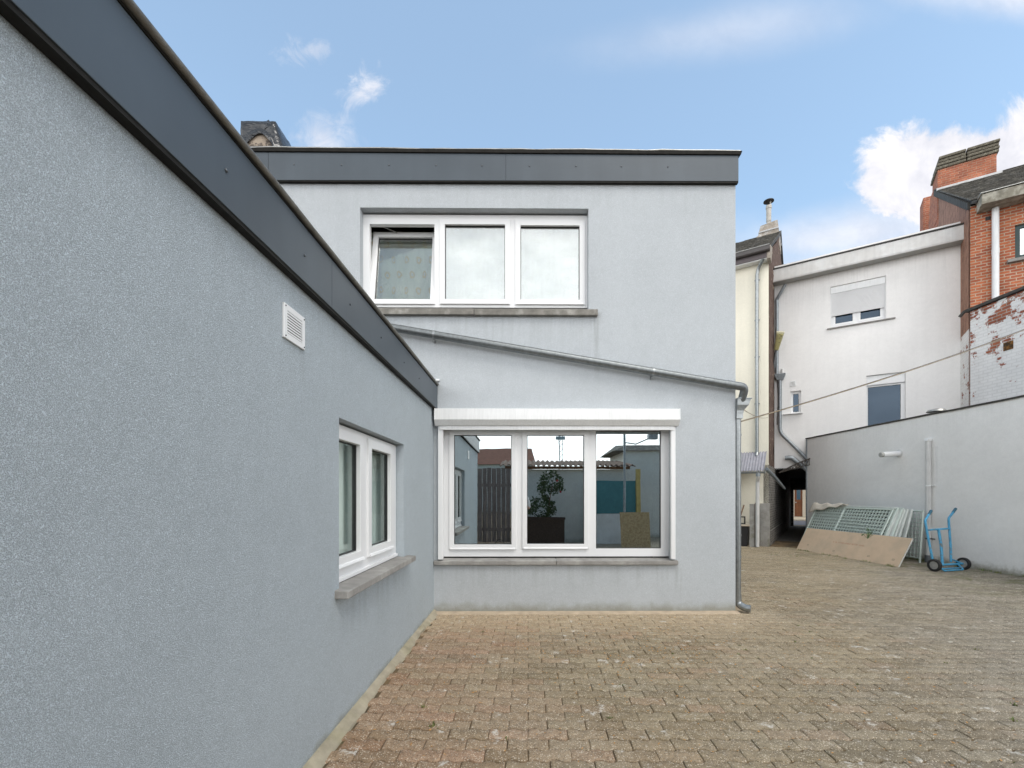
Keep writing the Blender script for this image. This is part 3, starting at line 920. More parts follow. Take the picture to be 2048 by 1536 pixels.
per = [(k0 - .02, cy - .02), (k1 + .02, cy - .02), (k1 + .02, cy + .77), (k0 - .02, cy + .77)]
cnt = [14, 16, 14, 16]
loop = []
for s_ in range(4):
    a, b_ = Vector(per[s_]), Vector(per[(s_ + 1) % 4])
    for i in range(cnt[s_]):
        loop.append((a + (b_ - a) * i / cnt[s_], s_, i / cnt[s_]))
nl = len(loop); lv = 7
vs, fs_ = [], []
cxm, cym = (k0 + k1) / 2, cy + .375
for k in range(lv):
    f = k / (lv - 1)
    for (p, s_, q) in loop:
        drop = .20 + .16 * abs(q - .5) * 2 + .05 * math.sin(q * 9)
        if s_ == 0: drop = .20 + .30 * abs(q - .55) ** 1.2 * 2
        if s_ == 1: drop = .62
        outw = (.006 + .008 * f + .03 * math.sin(f * 9 + 4 * noise.noise((p.x * 3, p.y * 3, 2))) * f + .02 * noise.noise((p.x * 9, p.y * 9, f * 6)))
        if s_ == 1: outw += .30 * f * math.sin(PI * min(1, q * 1.2)) ** .6 * .9
        nx, ny = [(0, -1), (1, 0), (0, 1), (-1, 0)][s_]
        wob = .03 * noise.noise((p.x * 6 + 3, p.y * 6, f * 3))
        vs.append((p.x + nx * outw, p.y + ny * outw, kz + .012 - drop * f + wob * f))
for k in range(lv - 1):
    for i in range(nl):
        j = (i + 1) % nl
        fs_.append((k * nl + i, k * nl + j, (k + 1) * nl + j, (k + 1) * nl + i))
# crumpled top with one raised tuft
top = len(vs)
for k, sc in enumerate((.8, .5, .2)):
    for (p, s_, q) in loop:
        x, y = cxm + (p.x - cxm) * sc, cym + (p.y - cym) * sc
        vs.append((x, y, kz + .02 + .02 * noise.noise((x * 8, y * 8, 1)) + .02 * (1 - sc)))
for i in range(nl):
    j = (i + 1) % nl
    fs_.append((top + i, top + j, j, i))
    for k in range(2):
        fs_.append((top + (k + 1) * nl + i, top + (k + 1) * nl + j, top + k * nl + j, top + k * nl + i))
fs_.append(tuple(top + 2 * nl + i for i in range(nl)))
tx_ = rp(536, 240, cy)[0]
b_ = len(vs)
vs += [(tx_ - .09, cy + .0, kz + .0), (tx_ + .0, cy + .02, kz + .075), (tx_ + .06, cy + .01, kz + .0), (tx_, cy + .2, kz + .02)]
fs_ += [(b_, b_ + 1, b_ + 3), (b_ + 1, b_ + 2, b_ + 3), (b_, b_ + 2, b_ + 1)]
sm.add(vs, fs_)
shobj = obj('plastic_sheet', sm, sheet(), None, B, smooth=180)
tag(shobj, 'black plastic sheeting wrapped over the chimney top above the dark fascia', 'plastic sheet')

# ================================================================== SIDE WING (left wall running away from the camera)
LX = -1.21
Lw = frame((LX, .3), (LX, 5.83))
wing = thing('side_wing', 'single-storey grey rendered wing along the left with a dark sloping fascia', 'building', (LX, 3, 0))
def lu(px, py, off=0): return at(Lw, px, py, off)
LEN = 5.53
hz = (2.60, 4.12, .90, 2.003)       # window opening, along the wall from its near end
wl = MB().plate(0, LEN, -.05, 2.93, [hz], 0, .12, back=False)
wl.face([(0, 0, -.05), (0, 0, 2.93), (0, 5, 2.93), (0, 5, -.05)])
wl.face([(0, 5, -.05), (0, 5, 2.93), (LEN, 5, 2.93), (LEN, 5, -.05)])
obj('wall', wl, M_STUCCO_NEAR, wing, Lw)
obj('flat_roof', MB().box(-.03, LEN, -.02, 5, 2.90, 2.935), M_ROOFFLAT, wing, Lw)
obj('back_room', MB().box(.2, LEN - .05, .75, .80, .02, 2.88), surf('pale_inner_wall', (.5, .52, .5), .9), wing, Lw)
obj('floor', MB().box(.2, LEN - .05, .12, 4.9, -.02, .02), M_DARK, wing, Lw)
fz0, fz1 = 2.618, 2.905
fj = lu(664, 560, -.045)[0]
fa = MB().box(-.05, fj - .0015, -.045, -.004, fz0, fz1)
f1 = obj('fascia', fa, M_FASCIA, wing, Lw, bevel=.002)
f2 = obj('fascia', MB().box(fj + .0015, LEN - .012, -.045, -.004, fz0, fz1), M_FASCIA, wing, Lw, bevel=.002)
for px, py in ((452, 341), (609, 511), (700, 609), (762, 675), (808, 725), (838, 757)):
    q = lu(px, py, -.045)
    obj('screw', MB().sphere((q[0], -.047, q[1]), .008, 8, 5, sq=(1, .7, 1)), M_SCREW, f1 if px < 664 else f2, Lw, smooth=60)
obj('fascia_shade_strip', MB().box(-.05, LEN - .012, -.040, -.002, fz0 - .016, fz0 + .002), M_TRIM, wing, Lw)  # dark strip painted where the wing fascia throws its shadow
obj('fascia_end', MB().box(LEN - .012, LEN - .002, -.047, -.002, fz0 - .016, fz1 + .004), M_FASCIA, wing, Lw)
obj('roof_trim_shade', MB().box(-.06, LEN - .012, -.050, .2, fz1 + .002, fz1 + .030), M_TRIM, wing, Lw, bevel=.004)  # shadow line under the metal edge, put into the trim colour
obj('roof_edge', MB().tube([(-.06 + (LEN + .03) * i / 30, -.056, fz1 + .022 + rnd.gauss(0, .001)) for i in range(31)], .015, 10), surf('grimy_metal_edge', (.16, .15, .13), .45, .4, (20, .35)), wing, Lw, smooth=50)
# vent
q0, q1 = lu(564, 640)[0], lu(606, 666)[0]
vz0, vz1 = 2.283, 2.455
vm = MB().plate(q0, q1, vz0, vz1, [(q0 + .03, q1 - .03, vz0 + .03, vz1 - .03)], -.012, -.001)
vent = obj('vent_grille', vm, M_PVC, wing, Lw, bevel=.002)
obj('vent_shade_plate', MB().box(q0 + .028, q1 - .028, -.002, -.0005, vz0 + .028, vz1 - .028), M_GASKET, vent, Lw)  # flat black plate, shade behind the slats painted in
nsl = 8
for i in range(nsl):
    zz = vz0 + .03 + (vz1 - vz0 - .06) * (i + .5) / nsl
    obj('louvre', MB().hexa([(q0 + .028, -.013, zz - .007), (q1 - .028, -.013, zz - .007), (q1 - .028, -.003, zz + .000), (q0 + .028, -.003, zz + .000)],
                            [(q0 + .028, -.013, zz + .002), (q1 - .028, -.013, zz + .002), (q1 - .028, -.003, zz + .008), (q0 + .028, -.003, zz + .008)]), M_PVC, vent, Lw)
for a in (q0 + .012, q1 - .012):
    for c_ in (vz0 + .012, vz1 - .012): obj('screw', MB().sphere((a, -.013, c_), .004, 8, 4), M_SCREW, vent, Lw, smooth=60)
# pale blind close behind the side window
bl = MB()
for i in range(60):
    a = 2.60 + 1.52 * i / 60
    bl.face([(a, .21 + .006 * math.sin(i * 1.3), .93), (a + 1.52 / 60, .21 + .006 * math.sin((i + 1) * 1.3), .93), (a + 1.52 / 60, .21 + .006 * math.sin((i + 1) * 1.3), 1.98), (a, .21 + .006 * math.sin(i * 1.3), 1.98)])
tag(obj('blind', bl, surf('pale_green_blind', (.72, .78, .755), .9, 0, (3, .08)), None, Lw, smooth=60), 'pale grey-green blind behind the panes of the left wing window', 'blind')
# side window
off = .075
wo = (2.62, 4.11, .925, 1.99)
wp = [(2.74, 3.135, 1.085, 1.885), (3.385, 3.895, 1.085, 1.885)]
wside = window(Lw, wing, wo, wp, off, [dict(w=.075), dict(w=.075)], M_PVC, M_GLASS_SIDE,
               sillspec=[sill_shape(2.535, 4.245, .853, .915, -.085, .11, .012)], sillmat=M_STONE)
for p in wp:
    obj('drip_bead', MB().prismx([(off - .032, p[2] - .07), (off - .016, p[2] - .07), (off - .016, p[2] - .05), (off - .026, p[2] - .055)], p[0] - .06, p[1] + .06), M_PVC, wside, Lw)
obj('bottom_rail', MB().box(wo[0] + .005, wo[1] - .005, off - .02, off + .05, .917, .945), M_PVC, wside, Lw, bevel=.004)

# ================================================================== BUILDINGS ACROSS THE YARD
K = Vector((7.25, 13.65))                    # right-hand corner of the cream house
D = Vector((1.542, -1.0)).normalized()       # along the street-side row of houses, towards the right
N = Vector((-D.y, D.x))                      # into the buildings
def fr_at(p, d): return frame((p.x, p.y), (p.x + d.x, p.y + d.y))
def rect_at(M, x0, x1, yb, yt, off=0, xm=None):
    xm = (x0 + x1) / 2 if xm is None else xm
    return (at(M, x0, (yb + yt) / 2, off)[0], at(M, x1, (yb + yt) / 2, off)[0], at(M, xm, yb, off)[1], at(M, xm, yt, off)[1])

# ------------------------------------------------------------------ cream house
CF = fr_at(K, D)
cream = thing('cream_house', 'narrow cream rendered house beyond the grey corner, tiled roof and small chimney', 'house', (K.x, K.y, 0))
CE = 8.78
RT, RZ = 4.4, 11.5
w_ = MB().plate(-5, 0, -.05, CE, [], 0, .1, back=False)
w_.face([(-5, 0, -.05), (-5, 0, CE), (-5, RT, RZ), (-5, 2 * RT, CE), (-5, 2 * RT, -.05)])
w_.face([(-5, 2 * RT, -.05), (-5, 2 * RT, CE), (0, 2 * RT, CE), (0, 2 * RT, -.05)])
obj('wall', w_, M_CREAM, cream, CF)
# crumbling party wall seen edge-on beside the white house
pw = MB(); vs = []; fs_ = []
ny, nz = 14, 60
def pwz(t): return CE + (RZ - CE) * (1 - abs(t - RT) / RT)
rn_ = random.Random(5)
for i in range(ny + 1):
    t = 2 * RT * i / ny
    for k in range(nz + 1):
        z = 2.45 + (pwz(t) - .02 - 2.45) * k / nz
        e = .035 * noise.noise((t * 2, z * 2.2, 4)) + .03 * noise.noise((t * 5, z * 6, 1))
        vs.append((e - .012, t, z))
for i in range(ny):
    for k in range(nz):
        fs_.append((i * (nz + 1) + k, (i + 1) * (nz + 1) + k, (i + 1) * (nz + 1) + k + 1, i * (nz + 1) + k + 1))
pw.add(vs, fs_)
obj('party_wall', pw, M_PARTY, cream, CF, smooth=40)
obj('party_wall', MB().plate(-.12, .0, 2.5, CE - .1, [], .002, .03), M_PARTY, cream, CF @ Matrix.Translation((.012, .03, 0)))
# roof
rf = MB()
def slope_sheet(mb, u0, u1, y0, z0, y1, z1, th, n=1):
    mb.hexa([(u0, y0, z0 - th), (u1, y0, z0 - th), (u1, y1, z1 - th), (u0, y1, z1 - th)], [(u0, y0, z0), (u1, y0, z0), (u1, y1, z1), (u0, y1, z1)])
def tiled(mb, u0, u1, y0, z0, y1, z1, course=.26, tilew=.24, seed=0, th=.03):
    """overlapping courses of single tiles"""
    L = math.hypot(y1 - y0, z1 - z0); n = max(1, round(L / course)); rr = random.Random(seed)
    ey, ez = (y1 - y0) / L, (z1 - z0) / L
    ny_, nz_ = -ez, ey
    for i in range(n):
        s0, s1 = L * i / n, L * (i + 1) / n + .03
        m = max(1, round((u1 - u0) / tilew)); o = (i % 2) * .5
        for k in range(-1, m + 1):
            a, b = u0 + (k + o) * (u1 - u0) / m, u0 + (k + 1 + o) * (u1 - u0) / m
            a, b = max(a, u0), min(b, u1)
            if b - a < .02: continue
            h = th + rr.uniform(-.006, .008)
            j = rr.uniform(-.012, .012)
            P = lambda s, hh: (y0 + ey * s + ny_ * hh, z0 + ez * s + nz_ * hh)
            (ya, za), (yb_, zb2) = P(s0 + j, h), P(s1, .006)
            (yc, zc), (yd, zd) = P(s0 + j, 0), P(s1, -.01)
            g = .004
            mb.hexa([(a + g, yc, zc), (b - g, yc, zc), (b - g, yd, zd), (a + g, yd, zd)], [(a + g, ya, za), (b - g, ya, za), (b - g, yb_, zb2), (a + g, yb_, zb2)])
rb = MB(); slope_sheet(rb, -5, .05, -.28, CE + .08, RT, RZ + .12, .1); slope_sheet(rb, -5, .05, 2 * RT + .2, CE + .08, RT, RZ + .12, .1)
roof = obj('roof', rb, M_ROOFFLAT, cream, CF)
tl = MB(); tiled(tl, -5, .06, -.30, CE + .09, RT, RZ + .14, .33, .25, 2)
obj('roof_tiles', tl, M_TILE, roof, CF, merge=False)
g = rect_at(CF, 1475, 1540, 524, 505, -.36)
gm_ = MB().prismx([(-.42, CE + .10), (-.42, CE - .02), (-.40, CE - .05), (-.30, CE - .05), (-.29, CE + .10), (-.31, CE + .10), (-.32, CE - .03), (-.395, CE - .03), (-.40, CE + .10)], -5, .06)
obj('gutter', gm_, M_GUTTER, cream, CF)
obj('gutter_edge', MB().tube([(-5, -.425, CE + .105), (.06, -.425, CE + .105)], .012, 8), M_ALU, cream, CF)
obj('fascia', MB().box(-5, .06, -.285, -.26, CE - .20, CE + .08), surf('purple_brown_board', (.12, .10, .105), .6, 0, (5, .1)), cream, CF)
so = MB()
so.box(-5, .06, -.258, -.003, CE - .215, CE - .20)
obj('soffit', so, M_PVC2, cream, CF)
sb = MB()
k_ = -5
while k_ < 0:
    sb.box(k_, k_ + .10, -.258, -.003, CE - .226, CE - .216); k_ += .115
obj('soffit_boards', sb, M_PVC2, cream, CF)
obj('bargeboard', MB().hexa([(-.02, -.30, CE - .25), (.075, -.30, CE - .25), (.075, -.02, CE - .30), (-.02, -.02, CE - .30)], [(-.02, -.30, CE + .12), (.075, -.30, CE + .12), (.075, .35, CE + .35), (-.02, .35, CE + .35)]), M_CHIMREND, cream, CF)
# downpipe on the cream wall
def pt(M, px, py, off): q = at(M, px, py, off); return Vector((q[0], off, q[1]))
x_ = pt(CF, 1514, 700, -.08).x
pth = [pt(CF, 1527, 517, -.25), pt(CF, 1517, 536, -.10), Vector((x_, -.08, pt(CF, 1514, 548, -.08).z)), Vector((x_, -.08, pt(CF, 1512, 906, -.08).z))]
dp = obj('downpipe', MB().tube(smoothpath(pth, 6, .12), .048, 12), M_GALV, cream, CF, smooth=40)
for py in (560, 640, 714, 808):
    zz = pt(CF, 1514, py, -.08).z
    b = MB().tube([(x_, -.08, zz), (x_, -.08, zz + .03)], .053, 12); b.box(x_ - .07, x_ + .07, -.04, -.003, zz, zz + .028)
    obj('pipe_clip', b, M_GALV, dp, CF, smooth=40)
obj('pipe_outlet', MB().tube([(x_, -.08, pth[-1].z + .01), (x_ - .01, -.14, pth[-1].z - .10)], [.048, .055], 12, caps=False), M_GALV, dp, CF, smooth=40)
# chimney
ch = MB()
ch.hexa([(-.80, 4.0, RZ - .6), (.02, 4.0, RZ - .6), (.02, 4.75, RZ - .6), (-.80, 4.75, RZ - .6)], [(-.77, 4.03, RZ - .0), (.0, 4.03, RZ - .0), (.0, 4.72, RZ - .0), (-.77, 4.72, RZ - .0)])
ch.hexa([(-.72, 4.05, RZ - .01), (-.03, 4.05, RZ - .01), (-.03, 4.70, RZ - .01), (-.72, 4.70, RZ - .01)], [(-.64, 4.1, RZ + .40), (-.06, 4.1, RZ + .46), (-.06, 4.65, RZ + .46), (-.64, 4.65, RZ + .40)])
chc = obj('chimney', ch, M_CHIMREND, cream, CF, bevel=.02)
obj('lead_band', MB().box(-.81, .03, 3.985, 4.76, RZ - .26, RZ - .20), surf('lead_flashing', (.5, .5, .5), .6, .2, (9, .2)), chc, CF, bevel=.006)
obj('lead_band', MB().box(-.70, -.02, 4.03, 4.72, RZ + .10, RZ + .15), bpy.data.materials['lead_flashing'], chc, CF, bevel=.006)
fl_ = obj('flue_pipe', MB().tube([(-.38, 4.4, RZ + .36), (-.38, 4.4, RZ + .62), (-.38, 4.4, RZ + .625), (-.38, 4.4, RZ + 1.12), (-.38, 4.4, RZ + 1.125), (-.38, 4.4, RZ + 1.24)], [.075, .075, .09, .09, .105, .105], 12), surf('pale_flue', (.46, .44, .40), .7, 0, (8, .2)), cream, CF, smooth=40)
obj('rain_cap', MB().tube([(-.38, 4.4, RZ + 1.40), (-.38, 4.4, RZ + 1.425), (-.38, 4.4, RZ + 1.47)], [.19, .185, .03], 16), M_BLACKBOX, fl_, CF, smooth=30)
obj('cap_leg', MB().tube([(-.44, 4.4, RZ + 1.2), (-.44, 4.4, RZ + 1.41)], .012, 6), M_BLACKBOX, fl_, CF)
obj('cap_leg', MB().tube([(-.32, 4.4, RZ + 1.2), (-.32, 4.4, RZ + 1.41)], .025, 6), bpy.data.materials['pale_flue'], fl_, CF)

# ------------------------------------------------------------------ lean-to canopy against the cream wall
can = thing('lean_to_canopy', 'small grey corrugated lean-to roof with gutter against the cream wall', 'canopy', (K.x - .5, K.y, 2.3))
e0z, e1z = 2.24, 2.84
eo = -.72
cm = MB(); vs = []; fs_ = []
u0c, u1c = -3.0, -.05
n = 330
for i in range(n + 1):
    uu = u0c + (u1c - u0c) * i / n
    h = .018 * math.sin(uu * 2 * PI / .076)
    for (y, z) in ((eo, e0z), (-.01, e1z)):
        vs.append((uu, y, z + h)); vs.append((uu, y, z + h - .008))
for i in range(n):
    a, b = i * 4, (i + 1) * 4
    fs_ += [(a, b, b + 2, a + 2), (a + 1, a + 3, b + 3, b + 1), (a, a + 1, b + 1, b), (a + 2, b + 2, b + 3, a + 3)]
fs_ += [(0, 2, 3, 1), (n * 4, n * 4 + 1, n * 4 + 3, n * 4 + 2)]
cm.add(vs, fs_)
csh = obj('corrugated_roof', cm, M_CORR, can, CF, smooth=60)
for i, uu in enumerate([u1c - .12 - .152 * 2 * k for k in range(5)]):
    for y, z in ((eo + .06, e0z + .05), (-.28, e1z - .22)):
        obj('roofing_nail', MB().sphere((uu + .019, y, z + .018), .014, 8, 4, sq=(1, 1, .6)), M_SCREW, csh, CF)
obj('rafter', MB().hexa([(-.22, eo + .05, e0z - .12), (-.16, eo + .05, e0z - .12), (-.16, -.01, e1z - .12), (-.22, -.01, e1z - .12)], [(-.22, eo + .05, e0z - .025), (-.16, eo + .05, e0z - .025), (-.16, -.01, e1z - .025), (-.22, -.01, e1z - .025)]), M_WOODOLD, can, CF)
gz = e0z - .06
gp = [( -.055 + .0, .0)]
gut = MB(); vs = []; fs_ = []
for x in (u0c, u1c + .03):
    for k in range(9):
        a = PI + PI * k / 8
        vs.append((x, eo - .05 + .06 * math.cos(a), gz + .03 + .06 * math.sin(a)))
    for k in range(9):
        a = 2 * PI - PI * k / 8
        vs.append((x, eo - .05 + .052 * math.cos(a), gz + .03 + .052 * math.sin(a)))
for k in range(18):
    fs_.append((k, (k + 1) % 18, 18 + (k + 1) % 18, 18 + k))
fs_.append((tuple(range(9, 18)) + tuple(range(0, 9)))[::-1]); fs_.append(tuple(range(18, 36)))
gut.add(vs, fs_)
obj('gutter', gut, M_ZINC, can, CF, smooth=40)
xd = at(CF, 1517, 1000, -.68)[0]
q_ = MB().tube(smoothpath([(xd, eo - .05, gz), (xd, eo - .05, gz - .12), (xd - .03, -.64, gz - .25), (xd - .03, -.64, .02)], 6, .06), .052, 12)
dpc = obj('downpipe', q_, M_PVCPIPE, can, CF, smooth=40)
obj('pipe_socket', MB().tube([(xd, eo - .05, gz - .01), (xd, eo - .05, gz - .11)], .062, 12), M_ZINC, dpc, CF, smooth=40)
# loose broken pipe hanging across the mouth of the passage
bpz = [pt(CF, 1533, 938, -.55), pt(CF, 1546, 951, -.2), pt(CF, 1556, 962, .3), pt(CF, 1569, 977, .7)]
tag(obj('broken_pipe', MB().tube(bpz, [.055, .055, .045, .03], 12), M_ZINC, None, CF, smooth=40), 'broken grey pipe end hanging down in front of the dark passage mouth', 'pipe')
# plinth, slab, bin, frame, stick in the corner under the canopy
def bx(name, M, x0, x1, yb, yt, off, dep, mat, label, cat, tilt=0, bevel=.006, zb=None):
    r = rect_at(M, x0, x1, yb, yt, off)
    z0 = r[2] if zb is None else zb
    o = obj(name, MB().box(r[0], r[1], off, off + dep, z0, r[3]), mat, None, M, bevel=bevel)
    return tag(o, label, cat), r
bx('concrete_pier', CF, 1520, 1538, 1090, 1007, -.30, .295, M_WOODOLD if False else surf('dirty_concrete', (.33, .32, .30), .9, 0, (5, .3), bump=(40, .4, .006), col2=(.16, .155, .11), mixn=(2.2, .45, .68)), 'low dirty concrete pier at the corner of the passage, beside the downpipe', 'pier', zb=-.02)
bx('concrete_slab', CF, 1499, 1509, 1091, 1008, -.62, .10, bpy.data.materials['dirty_concrete'], 'upright grey concrete slab standing left of the canopy downpipe', 'slab', zb=-.02)
o_, r_ = bx('wooden_plank', CF, 1509.5, 1513, 1091, 1006, -.60, .04, surf('pink_grey_wood', (.36, .29, .25), .85, 0, (6, .2), streak=(24, .3)), 'thin pale plank upright between the grey slab and the downpipe', 'plank', zb=-.01, bevel=.002)
bn = thing('storage_box', 'black box with a pale board on top, by the cream wall', 'box', (K.x - 1, K.y - .6, 0))
r_ = rect_at(CF, 1462, 1496, 1088, 1052, -.55)
obj('box_body', MB().hexa([(r_[0], -.55, .0), (r_[1] - .03, -.55, .0), (r_[1] - .03, -.10, .0), (r_[0], -.10, .0)], [(r_[0], -.57, r_[3]), (r_[1], -.57, r_[3]), (r_[1], -.08, r_[3]), (r_[0], -.08, r_[3])]), M_BLACKBOX, bn, CF, bevel=.012)
obj('board_top', MB().box(r_[0], r_[1] + .07, -.62, -.05, r_[3] + .002, r_[3] + .035), M_PLYTOP, bn, CF, bevel=.004)
zt2 = r_[3] + .036
pf = rect_at(CF, 1472, 1491, 1046, 1031, -.12)
tag(obj('picture_frame', MB().plate(pf[0], pf[1], zt2, zt2 + .24, [(pf[0] + .035, pf[1] - .035, zt2 + .035, zt2 + .24 - .035)], -.16, -.12), M_BLACKBOX, None, CF), 'empty black frame standing on the pale board against the cream wall', 'frame')
st0, st1 = pt(CF, 1477, 1030, -.2), pt(CF, 1488, 1010, -.03)
tag(obj('wooden_stick', MB().tube([Vector((st0.x, -.30, zt2 + .012)), st1], .018, 8), M_WOODBR, None, CF, smooth=40), 'brown stick leaning on the cream wall above the black box', 'stick')

# ------------------------------------------------------------------ white house
WP = K + N * 2.0
WF = fr_at(WP, D)
white = thing('white_house', 'white rendered house with a half-lowered roller shutter over a dark passage', 'house', (WP.x + 1, WP.y, 0))
uB = at(WF, 1921, 600)[0]
zE = at(WF, 1700, 519)[1]          # foot of the eaves
pas = (0.02, 1.35, -.06, at(WF, 1575, 939)[1])
wa = rect_at(WF, 1661, 1772, 652, 563)
zA1, zA0 = (at(WF, 1661, 577)[1] + at(WF, 1772, 548)[1]) / 2, (at(WF, 1661, 655)[1] + at(WF, 1772, 638)[1]) / 2
wA = (wa[0], wa[1], zA0, zA1)
wb = rect_at(WF, 1733, 1811, 850, 755)
wB = (wb[0], wb[1], at(WF, 1733, 870)[1], (at(WF, 1733, 754)[1] + at(WF, 1811, 740)[1]) / 2)
wc = rect_at(WF, 1581, 1602, 826, 782)
wC = (wc[0], wc[1], at(WF, 1591, 826)[1], at(WF, 1591, 782)[1])
w_ = MB().plate(-.0, uB + 1.5, -.05, zE + .35, [pas, wA, wB, wC], 0, .16, back=False)
w_.face([(-.0, .0, zE + .35), (uB + 1.5, 0, zE + .35), (uB + 1.5, 7, zE + .6), (0, 7, zE + .6)])
w_.plate(0, uB + 1.5, -.05, zE + .6, [pas], 7, 7.1, back=False)
obj('wall', w_, M_WHITEW, white, WF)
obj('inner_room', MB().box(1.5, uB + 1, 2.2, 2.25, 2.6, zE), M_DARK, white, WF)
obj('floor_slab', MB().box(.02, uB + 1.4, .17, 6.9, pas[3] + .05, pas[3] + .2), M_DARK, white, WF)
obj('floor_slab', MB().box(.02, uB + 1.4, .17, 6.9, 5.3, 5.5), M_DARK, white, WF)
eb = MB()
eo2 = -.36
zt3 = (at(WF, 1560, 537, eo2)[1] + at(WF, 1915, 450, eo2)[1]) / 2
zb3 = (at(WF, 1560, 559, eo2)[1] + at(WF, 1915, 476, eo2)[1]) / 2
obj('eaves_board', MB().box(-.03, uB + .06, eo2, eo2 + .03, zb3, zt3), M_EAVES, white, WF, bevel=.004)
obj('eaves_moulding', MB().prismx([(eo2 - .001, zb3 - .055), (eo2 - .012, zb3 - .01), (eo2 - .012, zb3 - .002), (eo2 + .03, zb3 - .002), (eo2 + .03, zb3 - .055)], -.03, uB + .06), M_EAVES, white, WF)
obj('soffit', MB().box(-.03, uB + .06, eo2 + .035, -.004, zb3 - .05, zb3 - .025), M_SOFFIT, white, WF)
obj('roof_edge', MB().box(-.05, uB + .05, eo2 - .025, .3, zt3 + .002, zt3 + .035), M_COPING, white, WF, bevel=.004)
rr_ = MB(); slope_sheet(rr_, -.03, uB + 1.5, eo2, zt3 + .0, 5, zt3 + .5, .02)
obj('roof', rr_, M_ROOFFLAT, white, WF)

# shuttered window
so_ = .10
zsh = (at(WF, 1661, 635, so_)[1] + at(WF, 1772, 615, so_)[1]) / 2
um = (wA[0] + wA[1]) / 2 - .02
fw = .055
sw1 = window(WF, white, (wA[0], wA[1], wA[2], wA[3]), [(wA[0] + .13, um - .10, wA[2] + .13, wA[3] - .35), (um + .10, wA[1] - .13, wA[2] + .13, wA[3] - .35)], so_, [dict(w=.06), dict(w=.06)], M_PVC, M_GLASS_FAR,
             sillspec=[sill_shape(wA[0] - .09, wA[1] + .22, wA[2] - .05, wA[2] - .003, -.06, .1, .01)], sillmat=M_STONE)
sw1['label'] = 'upper window with its white roller shutter half lowered'
shut = MB(); nsl = 20
zt4 = wA[3] - .22
for i in range(nsl):
    a, b = zsh + (zt4 - zsh) * i / nsl, zsh + (zt4 - zsh) * (i + 1) / nsl
    shut.prismx([(so_ - .052, a + .003), (so_ - .060, (a + b) / 2), (so_ - .052, b - .003), (so_ - .044, b), (so_ - .044, a)], wA[0] + .03, wA[1] - .03)
obj('roller_shutter', shut, M_PVC, sw1, WF)
obj('shutter_box', MB().box(wA[0] + .004, wA[1] - .004, so_ - .065, so_ - .002, zt4 + .004, wA[3] - .004), M_PVC2, sw1, WF, bevel=.004)
for a in (wA[0] + .003, wA[1] - .028):
    obj('guide_rail', MB().box(a, a + .025, so_ - .066, so_ - .002, wA[2] + .002, zt4), M_PVC, sw1, WF)
# tall window
zt5 = wB[3]
hb = .30
tw = window(WF, white, wB, [(wB[0] + .04, wB[1] - .10, wB[2] + .06, wB[3] - hb - .05)], so_, [None], M_PVC, M_GLASS_FAR)
tw['label'] = 'tall lower window with dark blue-grey glass'
obj('shutter_box', MB().box(wB[0] + .004, wB[1] - .004, so_ - .06, so_ - .002, wB[3] - hb, wB[3] - .14), M_PVC, tw, WF, bevel=.006)
obj('shutter_box_top', MB().box(wB[0] + .004, wB[1] - .004, so_ - .03, so_ - .001, wB[3] - .137, wB[3] - .004), M_PVC2, tw, WF)
# small window, vent plate
swd = window(WF, white, wC, [(wC[0] + .07, wC[1] - .07, wC[2] + .05, wC[3] - .08)], so_, [None], M_PVC, M_GLASS_FAR,
             sillspec=[sill_shape(wC[0] - .22, wC[1] + .05, wC[2] - .035, wC[2] - .003, -.10, .1, .01)], sillmat=M_PVC2)
swd['label'] = 'narrow little window above the passage'
vp = rect_at(WF, 1581, 1592, 772, 762)
vb = obj('vent_plate', MB().box(vp[0], vp[1], -.02, -.002, vp[2], vp[3]), M_PVC2, white, WF, bevel=.004)
for k in range(3):
    zz = vp[2] + (vp[3] - vp[2]) * (k + 1) / 4
    obj('louvre', MB().box(vp[0] + .03, vp[1] - .03, -.026, -.021, zz - .008, zz + .008), M_SOFFIT, vb, WF)
# downpipe with hopper
a_, b_ = pt(WF, 1571, 568, -.25), pt(WF, 1553, 600, -.09)
xv = pt(WF, 1552, 680, -.09).x + .03
zh = pt(WF, 1555, 748, -.09).z
d1 = obj('downpipe', MB().tube(smoothpath([a_, b_, Vector((xv, -.09, b_.z - .1)), Vector((xv, -.09, zh))], 6, .1), .05, 12), M_ZINC, white, WF, smooth=40)
xh = pt(WF, 1556, 748, -.09).x + .06
obj('pipe_hopper', MB().hexa([(xh - .09, -.17, zh - .22), (xh + .09, -.17, zh - .22), (xh + .09, -.02, zh - .22), (xh - .09, -.02, zh - .22)], [(xh - .17, -.22, zh - .02), (xh + .17, -.22, zh - .02), (xh + .17, -.02, zh - .02), (xh - .17, -.02, zh - .02)]), M_ZINC, d1, WF, bevel=.01)
obj('vent_stub', MB().tube([(xh + .07, -.1, zh - .03), (xh + .07, -.1, zh + .13)], .055, 10), M_PVCPIPE, d1, WF, smooth=40)
zd = pt(WF, 1556, 860, -.09).z
e_ = pt(WF, 1625, 928, -.14)
obj('lower_pipe', MB().tube(smoothpath([Vector((xh, -.1, zh - .2)), Vector((xh, -.1, zd)), Vector((xh + .05, -.12, zd - .15)), e_], 6, .1), .055, 12), M_ZINC, d1, WF, smooth=40)
g1 = [pt(WF, 1570, 916, -.16), pt(WF, 1583, 915, -.16), pt(WF, 1600, 928, -.16), pt(WF, 1622, 946, -.16)]
obj('waste_pipe', MB().tube(smoothpath(g1, 6, .12), .075, 12), M_ZINC, white, WF, smooth=40)
